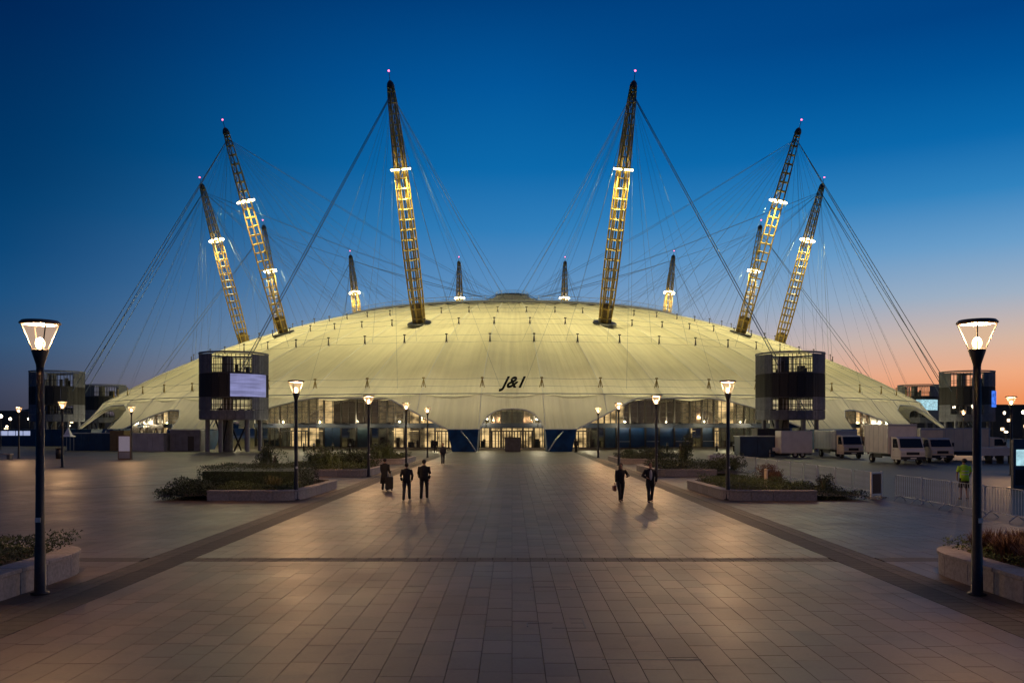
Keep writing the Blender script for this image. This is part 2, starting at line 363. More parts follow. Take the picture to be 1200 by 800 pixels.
ns = set(near)
plaza = thing('pavement', 'plaza of grey brown granite slabs running up to the dome', None); plaza['kind'] = 'structure'
unit = MB().box((0,0,-.016), (1,1,.032), bottom=False).mesh('paver', M['paver'])
bmu = bmesh.new(); bmu.from_mesh(unit); bmesh.ops.bevel(bmu, geom=[e for e in bmu.edges if all(v.co.z > -.001 for v in e.verts)], offset=.004, segments=1, affect='EDGES'); bmu.to_mesh(unit); bmu.free()
for x, y, w, L, t_ in near:
    o = link('paver', unit, plaza); o.location = (x, y, random.uniform(-.0015,.0015)); o.scale = (w, L, 1); o.rotation_euler = (random.uniform(-.0012,.0012), random.uniform(-.0012,.0012), 0)
mb = MB()
for s in slabs:
    if s in ns: continue
    x, y, w, L, t_ = s; dz = random.uniform(-.0015,.0015)
    vis = visible(x, y)
    if vis: mb.box((x,y,-.016+dz), (w,L,.032), tone=t_, bottom=False)
    else: mb.quad_add([(x-w/2,y-L/2,0),(x+w/2,y-L/2,0),(x+w/2,y+L/2,0),(x-w/2,y+L/2,0)], [(0,1,2,3)], t_)
mb.build('paver', M['pavers'], plaza, kind='stuff')
mb, mk = MB(), MB()
for sx in (-1, 1):
    y = PY0
    while y < 118:
        mb.box((sx*8.05, y+.15, -.015), (.58,.29,.034), tone=random.uniform(-.5,.5), bottom=False)
        for k in range(2): mk.box((sx*(8.475+k*.24), y+.15, -.0155), (.23,.29,.033), tone=random.uniform(-.5,.5), bottom=False)
        y += .302
for b in BANDS:
    for x0, x1 in ((-7.74,7.74),):
        x = x0
        while x < x1-.1: mk.box((x+.15, b-.135, -.0155), (.29,.25,.033), tone=random.uniform(-.5,.5), bottom=False); mk.box((x+.15, b+.135, -.0155), (.29,.25,.033), tone=random.uniform(-.5,.5), bottom=False); x += .303
    for x0, x1 in ((8.9,PX),(LX,-8.9)):
        mk.box(((x0+x1)/2, b, -.0155), (x1-x0,.54,.033), tone=0, bottom=False)
mb.build('dark_sett', M['kerb'], plaza, kind='stuff'); mk.build('brown_sett', M['kerb2'], plaza, kind='stuff')
for cx, cy, segs in ((.62,16.8,[(-.25,.3,.55,.3),(-.25,0,-.25,.3),(.55,0,.55,.3)]),(.55,13.7,[(-.3,.25,.1,.25),(-.3,0,-.3,.25),(.1,-.1,.62,-.1),(.62,-.1,.62,.55),(.42,.55,.62,.55),(.42,.25,.62,.25)]),(1.7,11.75,[(-.45,.0,.9,0)])):
    mb = MB()
    for x0, y0, x1, y1 in segs: mb.box((cx+(x0+x1)/2, cy+(y0+y1)/2, .0015), (abs(x1-x0)+.022, abs(y1-y0)+.022, .004))
    mb.build('cover_frame', M['dark'], plaza)
# a curved dark drainage channel sweeping over the left forecourt
pts = [at(-600+k*30, 3200/(76-1.0*k-(k*k)*.055), .004) for k in range(0, 19)]
mb = MB()
for a, b_ in zip(pts, pts[1:]):
    d = (b_-a).normalized(); n_ = Vector((-d.y, d.x, 0))*.16
    mb.quad_add([a-n_, b_-n_, b_+n_, a+n_], [(0,1,2,3)])
tag(mb.build('drain_channel', M['kerb']), 'dark drainage channel curving across the forecourt on the left', None, kind='structure')

# ------------------------------------------------------------ domed arena
PC = (-23.07845965, 50.20545602, -70.6629681, 19.04757093, 28.9785026)
def zdome(r):
    q = r/94; z = (((PC[0]*q+PC[1])*q+PC[2])*q+PC[3])*q+PC[4]
    if r < 15: z15 = zdome(15.0); z = z15 + max(0, 1-max(0,r-3.6)/8.5)*3.9 + (15-r)*.02
    return z
RING, NG = 89.0, 66
GA = 2*pi/NG
arena = thing('domed_arena', 'huge pale tensioned fabric dome lit yellow, held by masts and scalloped at its edge', 'arena', (0, DOME_Y, 0))
def gore():
    mb = MB(); nr, na = 36, 8; rs = [3.6 + (RING-3.6)*(i/nr) for i in range(nr+1)]
    for r in rs:
        for j in range(na+1):
            u = j/na; a = (u-.5)*GA
            sag = -.85*(r/RING)**1.1*(sin(pi*u)**.8) if 0 < u < 1 else 0
            mb.v.append((r*sin(a), -r*cos(a), zdome(r)+sag))
    m = na+1
    mb.f += [(i*m+j, i*m+j+1, (i+1)*m+j+1, (i+1)*m+j) for i in range(nr) for j in range(na)]
    return mb.mesh('fabric_panel', M['fabric'], True)
gm = gore()
seam = MB().tube([(r*sin(GA/2), -r*cos(GA/2), zdome(r)+.06) for r in [3.6+i*(RING-3.6)/24 for i in range(25)]], .06, 4, False).mesh('seam_cable', M['hem'])
for k in range(NG):
    link('fabric_panel', gm, arena, M=Matrix.Rotation(k*GA, 4, 'Z'))
    link('seam_cable', seam, arena, M=Matrix.Rotation(k*GA, 4, 'Z'))
# stanchions with the hoop cables they carry
def stanchion(h, t, col):
    mb = MB(); mb.tube([(-t,0,-.1),(0,0,h)], .055, 5); mb.tube([(t,0,-.1),(0,0,h)], .055, 5); mb.tube([(0,0,-.1),(0,0,h+.12)], .07, 5); mb.box((0,0,h+.1),(.38,.2,.16))
    return mb.mesh('stanchion', col)
rows = [(54, .85, .12), (63, .95, .13), (72.5, 1.2, .14), (87.2, 1.15, .30)]
for r, h, t in rows:
    sm = stanchion(h, t, M['yellow'] if r > 80 else M['fixing'])
    for k in range(NG):
        if r == 54 and k % 1: continue
        a = (k+.5)*GA; link('stanchion', sm, arena, M=Matrix.Rotation(a, 4, 'Z') @ Matrix.Translation((0,-r,zdome(r))))
    for dz, rr in ((h, .018), (.12, .014)):
        n = NG*2; P = []
        for k in range(n+1):
            a = (k+1)*GA/2; sg = 0 if k % 2 == 0 else -.12
            P.append((r*sin(a), -r*cos(a), zdome(r)+dz+sg))
        MB().tube(P, rr, 4, False).build('hoop_cable', M['cable'], arena)
n = NG*3
MB().tube([(89.05*sin(k*2*pi/n), -89.05*cos(k*2*pi/n), zdome(89)+.04) for k in range(n+1)], .06, 5, False).build('perimeter_cable', M['cable'], arena)
# crown ring and rim walkway on top
mb = MB().lathe([(3.5,-.25),(3.8,-.25),(3.8,.05),(3.5,.05),(3.5,-.25)], 40, (0,0,zdome(3.6)+.3)); mb.build('crown_ring', M['dark'], arena, True)
mb = MB().lathe([(.02,.35),(1.8,.25),(3.55,0)], 40, (0,0,zdome(3.6)+.3)); mb.build('crown_cap', M['fabric'], arena, True)
MB().lathe([(39.2,.1),(40.4,.05),(40.4,.45),(39.2,.5),(39.2,.1)], 120, (0,0,zdome(40))).build('rim_walkway', M['slate'], arena)
for rr, hh in ((3.9, 1.0), (40.0, 1.2)):
    z0 = zdome(rr)+.15; n = 28 if rr < 10 else 96
    mb = MB()
    for k in range(n): a = 2*pi*k/n; mb.tube([(rr*sin(a),-rr*cos(a),z0-.2),(rr*sin(a),-rr*cos(a),z0+hh)], .035, 4)
    for zz in (hh, hh*.5): mb.tube([(rr*sin(2*pi*k/n),-rr*cos(2*pi*k/n),z0+zz) for k in range(n+1)], .04, 4, False)
    mb.build('railing', M['steel'], arena)
# the skirt: fabric from the perimeter cable down to the scalloped edge
KEY = [(0,5.65),(.9,5.55),(1.5,5.25),(2.0,4.75),(2.35,4.0),(2.55,3.3),(2.62,2.85),(5.2,2.85),(10.7,6.9),(11.2,7.1),(18.3,7.3),(20.5,6.75),(23.2,5.7),(27,2.8),(33,2.8),(33.5,4.6),(34.4,5.7),(36,5.8),(38,5.1),(40,4.0),(41.7,2.8),(44.8,2.8),(45.6,6.0),(47.5,6.9),(53,6.9),(58,5.8),(62,2.8),(66,2.8)]
def zedge(deg):
    a = abs((deg+180) % 360 - 180)
    if a > 66:
        q = (a-66) % 18
        return 2.8 if q < 4 else 2.8+4.0*sin(pi*(q-4)/14)**.6
    for (a0,z0),(a1,z1) in zip(KEY, KEY[1:]):
        if a0 <= a <= a1: return z0+(z1-z0)*(a-a0)/(a1-a0)
Z89 = zdome(89)
def rskirt(z): t_ = (Z89-z)/5.0; return 89 + 4.6*t_ + .35*sin(min(1,max(0,t_))*pi)*-1
extra = sorted({a for a, _ in KEY})
def edge_pt(d): z = min(zedge(d), Z89-.1); r = rskirt(z); a = radians(d); return (r*sin(a), -r*cos(a), z)
for k in range(NG):
    d0, d1 = degrees((k-.5)*GA), degrees((k+.5)*GA)
    if d0 > 180: d0 -= 360; d1 -= 360
    ds = {d0+(d1-d0)*i/10 for i in range(11)} | {s*a for a in extra for s in (-1,1) if d0 < s*a < d1}
    ds = sorted(ds); mb = MB(); nt = 7
    for d in ds:
        zb = min(zedge(d), Z89-.1); u = (d-d0)/(d1-d0)
        for i in range(nt+1):
            t_ = i/nt; z = Z89+(zb-Z89)*t_; r = rskirt(z); a = radians(d); sg = -.38*sin(pi*max(0,min(1,u)))**.8*(1-t_*.5)
            mb.v.append((r*sin(a), -r*cos(a), z+sg*(1-t_)))
    m = nt+1
    mb.f = [(i*m+j, (i+1)*m+j, (i+1)*m+j+1, i*m+j+1) for i in range(len(ds)-1) for j in range(nt)]
    mb.build('skirt_panel', M['fabric'], arena, True)
    MB().tube([edge_pt(d) for d in ds], .10, 5, False).build('edge_cable', M['hem'], arena)
    if abs((d0+d1)/2) < 70:
        MB().tube([(rskirt(z)*sin(radians(d1)), -rskirt(z)*cos(radians(d1)), z+.05) for z in [Z89+(min(zedge(d1),Z89-.1)-Z89)*i/5 for i in range(6)]], .06, 4, False).build('seam_cable', M['hem'], arena)
# navy steel anchor blocks under the fabric legs
for th0, th1 in ((2.66,5.15),(27.3,32.7),(42,44.6),(62.3,65.8)):
    for s in (-1, 1):
        a0, a1 = radians(th0), radians(th1); mb = MB()
        q0 = a0+(a1-a0)*.02; q1 = a0+(a1-a0)*.78
        ring = lambda r, z, a: (s*r*sin(a), -r*cos(a), z)
        for r_i, r_o, z in ((92.0,94.6,2.86),(93.2,96.2,0)):
            aa = (a0, a1) if z > 1 else (q0, q1)
            mb.v += [ring(r_i,z,aa[0]), ring(r_o,z,aa[0]), ring(r_o,z,aa[1]), ring(r_i,z,aa[1])]
        mb.f = [(0,1,2,3),(4,7,6,5),(0,4,5,1),(1,5,6,2),(2,6,7,3),(3,7,4,0)]
        mb.build('anchor_block', M['anchor'], arena)
        A = Vector(ring(94.9,2.6,a0+(a1-a0)*.55)); B = Vector(ring(96.35,.1,a0+(a1-a0)*.05 if 1 else 0)); MB().tube([A, (A+B)/2+Vector((0,-.12,.18)), B], .09, 6).build('anchor_brace', M['steel'], arena)
for k in range(16):
    a = 2*pi*k/16; MB().tube([(r*sin(a),-r*cos(a),zdome(r)+.12+h) for r, h in ((3.8,.5),(5.5,.35),(7.5,.12),(9.5,0),(14,0),(22,0))], .04, 5).build('crown_cable', M['dark'], arena)
# added fill lamps with made-up arms and housings, brightening the fabric skirt from beneath
for i in range(15):
    for s in (-1, 1):
        a = s*radians(2.5+i*4.6); p = Vector((86.2*sin(a), -86.2*cos(a), 3.95 if i else 4.3)); MB().tube([(p.x,p.y,p.z-.3),(84.4*sin(a),-84.4*cos(a),3.5)], .05, 5).build('added_fill_arm', M['dark'], arena); MB().box((p.x,p.y,p.z-.22), (.5,.3,.22), a).build('added_fill_housing', M['dark'], arena)
        l = bpy.data.lights.new('added_fill_lamp', 'POINT'); l.energy = P_SKIRT_FILL; l.color = SKIRT_FILL_COLOR; l.shadow_soft_size = .05
        o = bpy.data.objects.new('added_fill_lamp', l); COL.objects.link(o); o.parent = arena; o.location = p
# lettering on the fabric above the entrance
def text_mesh(txt, size, extrude, name, material, shear=0, bold=0):
    cu = bpy.data.curves.new(name, 'FONT'); cu.body = txt; cu.size = size; cu.extrude = extrude; cu.align_x = 'CENTER'; cu.shear = shear; cu.offset = bold
    o = bpy.data.objects.new(name, cu); COL.objects.link(o); dg = bpy.context.evaluated_depsgraph_get()
    me = bpy.data.meshes.new_from_object(o.evaluated_get(dg)); bpy.data.objects.remove(o); bpy.data.curves.remove(cu)
    me.materials.clear(); me.materials.append(material); return me
slope = math.atan((zdome(84)-zdome(88))/4)
lm = text_mesh('J&1', 2.9, .05, 'letters', M['ink'], shear=.45, bold=.05)
lx = Matrix.Translation((.1, -87.6, zdome(87.6)+.12)) @ Matrix.Rotation(slope, 4, 'X') @ Matrix.Diagonal((.78,1.6,1,1))
link('lettering', lm, arena, M=lx, label='black slanted lettering J&1 on the fabric over the entrance')
# ------------------------------------------------------------ entrance facades under the arches
RF = 84.0
def th_of(px, R=RF):      # bearing (image tangent * 1000) to the angle round the dome
    lo, hi = 0.0, radians(60)
    for _ in range(50):
        m = (lo+hi)/2
        if R*sin(m)/(DOME_Y-R*cos(m)) < abs(px)/1000: lo = m
        else: hi = m
    return math.copysign(lo, px)
def pol(R, a): return Vector((R*sin(a), DOME_Y-R*cos(a), 0))
def arc_box(mb, R0, R1, a0, a1, z0, z1):
    p = [pol(R1,a0), pol(R1,a1), pol(R0,a1), pol(R0,a0)]
    mb.prism([(q.x,q.y) for q in p], z0, z1)
def facade(label, cols, low, up, ztop=8.6, leaf=True):
    """cols: bearings of the mullions; low / up: interior kinds between them for the lower and upper storey."""
    F = thing('glass_facade', label, 'glass facade', (0,0,0))
    th = [th_of(c) for c in cols]
    def W(name, a0, a1, z0, z1, R0, R1, m, par=F): 
        mb = MB(); arc_box(mb, R0, R1, a0, a1, z0, z1); return mb.build(name, m, par)
    e = .0004
    pl = W('lit_floor_step', th[0], th[-1], 0, .22, RF-.2, RF+.35, M['stone'])  # pale step standing in for the strip of floor lit from inside
    W('fascia', th[0], th[-1], 3.05, 3.75, RF-.1, RF+.45, M['fascia'])
    W('soffit', th[0], th[-1], 3.0, 3.04, RF-4.0, RF+.1, M['mullion'])
    W('top_beam', th[0], th[-1], ztop, ztop+.4, RF-.1, RF+.3, M['mullion'])
    for t_ in th: W('mullion', t_-.0013, t_+.0013, .22, 3.05, RF-.05, RF+.2, M['mullion']); W('mullion', t_-.0013, t_+.0013, 3.75, ztop, RF-.05, RF+.2, M['mullion'])
    for k, (a0, a1) in enumerate(zip(th, th[1:])):
        for st, kind, z0, z1 in ((0, low[k], .22, 3.05), (1, up[k], 3.75, ztop)):
            A0, A1 = a0+.0013, a1-.0013
            if kind in ('blue','navy','teal'):
                m = M['brownpanel' if kind == 'brown' else kind]
                n = max(1, round((A1-A0)*RF/1.6))
                for i in range(n):
                    p = W('cladding_panel', A0+(A1-A0)*i/n+.0002, A0+(A1-A0)*(i+1)/n-.0002, z0, z1, RF-.02, RF+.06, m)
                if kind != 'brown' and k % 2 == 0: W('canopy_rail', A0, A1, 1.05, 1.13, RF+.3, RF+.36, M['steel'])
                if kind == 'brown':
                    for q in range(1, 4): W('glazing_bar', A0, A1, z0+(z1-z0)*q/4, z0+(z1-z0)*q/4+.06, RF+.062, RF+.10, M['mullion'])
                continue
            W('pane', A0, A1, z0, z1, RF, RF+.02, M['pane'])
            n = 6 if st else 3
            for q in range(1, n): W('glazing_bar', A0, A1, z0+(z1-z0)*q/n, z0+(z1-z0)*q/n+.05, RF+.022, RF+.09, M['mullion'])
            mid = (A0+A1)/2
            W('glazing_bar', mid-.0004, mid+.0004, z0, z1, RF+.022, RF+.10, M['mullion'])
            em = {'hi': 'e_bright', 'mid': 'e_mid', 'low': 'e_dim', 'brown': 'e_brown', 'door': 'e_bright'}[kind]
            W('interior_wall', A0, A1, z0+.02, z1, RF-2.6-random.random()*.8, RF-2.4, M[em])
            W('ceiling_light', A0+.002, A1-.002, z1-.5, z1-.42, RF-1.8, RF-1.2, M['e_bright' if kind not in ('low','brown') else 'e_dim'])
            rnd = random.Random(k*7+st)
            for q in range(0 if st or kind == 'door' else 2):
                c_ = A0+(A1-A0)*rnd.uniform(.15,.85); w_ = rnd.uniform(.0015,.005); hh = rnd.uniform(.7, 1.5)
                W('display_stand', c_-w_, c_+w_, z0+.01, z0+hh, RF-1.6, RF-1.0, M['mullion'])
            if kind == 'door':
                for q in range(3):
                    c_ = A0+(A1-A0)*(q+.5)/3
                    d_ = W('door_leaf', c_-.0009, c_+.0009, .24, 2.5, RF+.11, RF+.17, M['mullion'])
                W('door_header', A0, A1, 2.5, 2.68, RF+.11, RF+.2, M['mullion'])
    for j in range(12 if len(cols) > 6 else 0): pass
    return F
facade('glass entrance with doors under the small arch in the middle of the dome', [-52,-38,-26,-13,0,13,26,38,52], ['hi','hi','door','door','door','door','hi','hi'], ['mid','mid','mid','low','low','mid','mid','mid'], 6.6)
facade('long glass facade under the wide arch left of the main entrance', [-300,-284,-272,-254,-238,-220,-200,-182,-165,-146,-126,-108,-90,-74,-56],
       ['low','low','door','door','mid','navy','low','teal','low','hi','mid','hi','door','hi'],
       ['mid','mid','mid','mid','hi','brown','brown','brown','mid','mid','hi','hi','hi','hi'])
facade('long glass and blue panelled facade under the wide arch right of the main entrance', [56,74,92,108,122,138,156,172,190,208,222,236,254,272,284,300],
       ['hi','door','low','navy','blue','blue','blue','blue','blue','hi','navy','door','low','low','low'],
       ['hi','hi','hi','hi','hi','brown','brown','brown','brown','mid','mid','mid','hi','mid','low'])
for s, w in ((-1,'left'), (1,'right')):
    c = [346,366,384,402,418,436]; k1 = ['low','hi','hi','mid','hi']; k2 = ['mid','hi','hi','mid','hi']
    if s < 0: facade(f'lit glass facade in the narrow arch on the far side of the {w} tower', [-v for v in c][::-1], k1[::-1], k2[::-1], 7.0)
    else: facade(f'lit glass facade in the narrow arch on the far side of the {w} tower', c, k1, k2, 7.0)
# dim end facades seen edge-on in the outermost arches
for s, w in ((-1,'left'), (1,'right')):
    F = thing('end_facade', f'dark brown end wall with a few lit windows in the outermost {w} arch', 'facade')
    for i in range(12):
        a0 = s*radians(46+i*1.8); a1 = s*radians(46+(i+1)*1.8-.1); mb = MB(); arc_box(mb, RF-.2, RF, min(a0,a1), max(a0,a1), 0, 7.4)
        f = mb.build('wall_panel', M['brownpanel'], F)
        if i in (0, 1, 4):
            for z in (1.5, 3.6, 5.2):
                mb = MB(); m_ = (a0+a1)/2; arc_box(mb, RF+.0, RF+.06, m_-.008, m_+.008, z, z+1.1); mb.build('window', M['e_mid'], f)

# ------------------------------------------------------------ masts
RB, ZB, RT, ZT = 61.5, zdome(61.5)-.1, 73.6, 57.6
ML = hypot(RT-RB, ZT-ZB)
MAST_TOP = {15:(74.7,59.0),45:(73.8,58.5),75:(71.1,58.0),105:(67.6,57.3),135:(68.3,55.6),165:(64.6,56.6)}   # beacon radius and height
def mast_matrix(th, scaled=True):
    rt_, zt_ = MAST_TOP[round(abs(degrees(th)))]
    b = Vector((RB*sin(th), DOME_Y-RB*cos(th), ZB)); t_ = Vector((rt_*sin(th), DOME_Y-rt_*cos(th), zt_))
    z = (t_-b).normalized(); k_ = (t_-b).length/(ML+2.45); x = Vector((cos(th), sin(th), 0)); y = z.cross(x).normalized(); x = y.cross(z)
    m = Matrix((x, y, z*k_)).transposed().to_4x4(); m.translation = b; return m
def mrad(s):
    P = [(0,.95),(.12,1.18),(.3,1.25),(.62,1.06),(.85,.80),(.97,.62),(1,.50)]
    for (a,ra),(b,rb) in zip(P, P[1:]):
        if s <= b: return ra+(rb-ra)*(s-a)/(b-a)
    return .50
TH0 = radians(15); MM0 = mast_matrix(TH0); MI = MM0.inverted()
mast0 = thing('mast', '', 'mast', M=MM0)
NC = 6
for k in range(NC):
    a = 2*pi*(k+.5)/NC
    MB().tube([(mrad(i/16)*cos(a), mrad(i/16)*sin(a), ML*i/16) for i in range(17)], [.15 if i < 14 else .10 for i in range(17)], 6).build('chord', M['yellow'], mast0, True)
NRG = 23
for i in range(NRG):
    s = (i+.6)/NRG; r = mrad(s); mb = MB()
    for k in range(NC):
        a, b = 2*pi*(k+.5)/NC, 2*pi*(k+1.5)/NC; mb.tube([(r*cos(a),r*sin(a),ML*s),(r*cos(b),r*sin(b),ML*s)], .12, 5)
    if i > NRG*.6:
        for k in range(0, NC, 2):
            a, b = 2*pi*(k+.5)/NC, 2*pi*(k+1.5)/NC; s2 = min(1, s+1/NRG); r2 = mrad(s2); mb.tube([(r*cos(a),r*sin(a),ML*s),(r2*cos(b),r2*sin(b),ML*s2)], .07, 4)
    mb.build('ring_frame', M['yellow'], mast0)
MB().lathe([(.02,0),(.82,0),(.98,3.3),(.3,3.6),(.02,3.6)], 12).build('base_drum', mat('mast_base_rust', (.13,.085,.03), .6, var=.3, scale=2), mast0, True)
MB().tube([(0,0,3.4),(0,0,ML-.5)], .09, 5).build('ladder_core', M['darkcap'], mast0)
MB().lathe([(.02,-.05),(.56,-.05),(.64,.3),(.50,.85),(.2,1.2),(.02,1.25)], 10, (0,0,ML-.2)).build('top_cap', M['darkcap'], mast0, True)
MB().tube([(0,0,ML+1.0),(0,0,ML+2.3)], .05, 5).build('antenna', M['darkcap'], mast0)
MB().ico((0,0,ML+2.45), .17, 1).build('beacon', M['redlight'], mast0)
bp_ = MB().lathe([(1.0,.0),(2.0,-.05),(2.1,-.3),(1.0,-.35)], 24); mt_ = bp_.build('base_collar', M['dark'], mast0, True)
tilt = math.atan2(RT-RB, ZT-ZB); mt_.matrix_local = Matrix.Rotation(-tilt-math.atan(.37)*1.0, 4, 'X') if False else Matrix.Rotation(-(tilt-math.atan(.36)), 4, 'X') @ Matrix.Translation((0,0,.25))
sF = .672; zF = ML*sF; rF = mrad(sF)
MB().lathe([(rF+.12,0),(rF+.42,0),(rF+.42,.09),(rF+.12,.09),(rF+.12,0)], 20, (0,0,zF)).build('light_gallery', M['steel'], mast0)
for k in range(8):
    a = 2*pi*k/8; mb = MB(); mb.box(((rF+.36)*cos(a),(rF+.36)*sin(a),zF+.16), (.34,.50,.22), a)
    fl = mb.build('floodlight', M['dark'], mast0); MB().box(((rF+.38)*cos(a),(rF+.38)*sin(a),zF-.02), (.44,.54,.26), a).build('lit_lens', M['flood'], fl)
def spot(parent, pos, aim, power, size, colr, name='flood_lamp', rad=.25):
    l = bpy.data.lights.new(name, 'SPOT'); l.energy = power; l.spot_size = radians(size); l.spot_blend = 1.0; l.color = colr; l.shadow_soft_size = rad
    o = bpy.data.objects.new(name, l); COL.objects.link(o); o.parent = parent; d = (Vector(aim)-Vector(pos)).normalized()
    o.matrix_local = Matrix.Translation(pos) @ d.to_track_quat('-Z', 'Y').to_matrix().to_4x4(); return o
for a, pw in ((pi/2, 1.0), (pi/2+2*pi/3, 1.15), (pi/2-2*pi/3, 1.15)):      # +y local is towards the crown
    p = ((rF+1.0)*cos(a), (rF+1.0)*sin(a), zF-.3)
    spot(mast0, p, (p[0]*6.5, p[1]*6.5, zF-22), P_MAST*pw, 136, MAST_COLOR)
l = bpy.data.lights.new('added_mast_fill', 'POINT'); l.energy = 150; l.color = MAST_COLOR; l.shadow_soft_size = .15  # added faint lamp that brightens the upper mast lattice
o = bpy.data.objects.new('added_mast_fill', l); COL.objects.link(o); o.parent = mast0; o.location = (0, 0, zF+1.2)
top = Vector((0,0,ML-1.0))
ML_LAB = {15:('tallest looking lit mast leaning left, just left of the dome centre','tallest looking lit mast leaning right, just right of the dome centre'),
 45:('tall lit mast leaning left, middle one of the cluster at the dome left','tall lit mast leaning right, middle one of the cluster at the dome right'),
 75:('lit mast leaning far out over the left edge, leftmost of all','lit mast leaning far out over the right edge, rightmost of all'),
 105:('lit mast half hidden behind the tall left cluster mast','lit mast half hidden behind the tall right cluster mast'),
 135:('short looking distant mast between left cluster and tallest left mast','short looking distant mast between tallest right mast and right cluster'),
 165:('small distant mast on the far side, left of the crown','small distant mast on the far side, right of the crown')}
STAY = {15:[(25.6,96.8)], 45:[(54.6,97.5),(53.4,99)], 75:[(54,96.6),(55.6,98)], 105:[(92,97),(94,97)], 135:[(142,97),(128,97)], 165:[(158,97),(172,97)]}
masts = []
for deg in (15,45,75,105,135,165):
    for s in (-1, 1):
        lab = ML_LAB[deg][0 if s < 0 else 1]
        masts.append((deg, s, mast0 if (deg, s) == (15, 1) else dup(mast0, lab, M=mast_matrix(radians(deg*s)))))
        masts[-1][2]['label'] = lab; masts[-1][2]['group'] = 'lattice masts holding up the dome'
HANG = [(88,14,.03),(88,-14,.03),(88,4.5,.03),(88,-4.5,.03),(72.5,3,.035),(72.5,-3,.035),(72.5,8.3,.035),(72.5,-8.3,.035),(72.5,13.7,.035),(72.5,-13.7,.035),(54,3,.04),(54,-3,.04),(54,9,.04),(54,-9,.04),(54,15,.04),(54,-15,.04),(38,5,.04),(38,-5,.04),(38,13,.04),(38,-13,.04),(22,7,.04),(22,-7,.04),(5,8,.06),(5,-8,.06)]
for deg, s, o in masts:
    mi = mast_matrix(radians(deg*s)).inverted(); dn = (mi.to_3x3() @ Vector((0,0,-1)))
    for r, dd, rr in HANG:
        a = radians(deg*s+dd); q = mi @ Vector((r*sin(a), DOME_Y-r*cos(a), zdome(r)+.2)); md = (top+q)/2 + dn*((q-top).length*.012)
        MB().tube([top, md, q], rr*.5, 4, False).build('hanger_cable', M['cable'], o)
    for a_, r in STAY[deg]:
        a = radians(a_*s); q = mi @ Vector((r*sin(a), DOME_Y-r*cos(a), 3.2)); n = 2 if deg == 15 else 1
        for k in range(n):
            off = Vector((.28*(k-.5)*2*(n>1), 0, 0)); MB().tube([top+off*.4, q+off], .06, 5, False).build('backstay_cable', M['cable'], o)

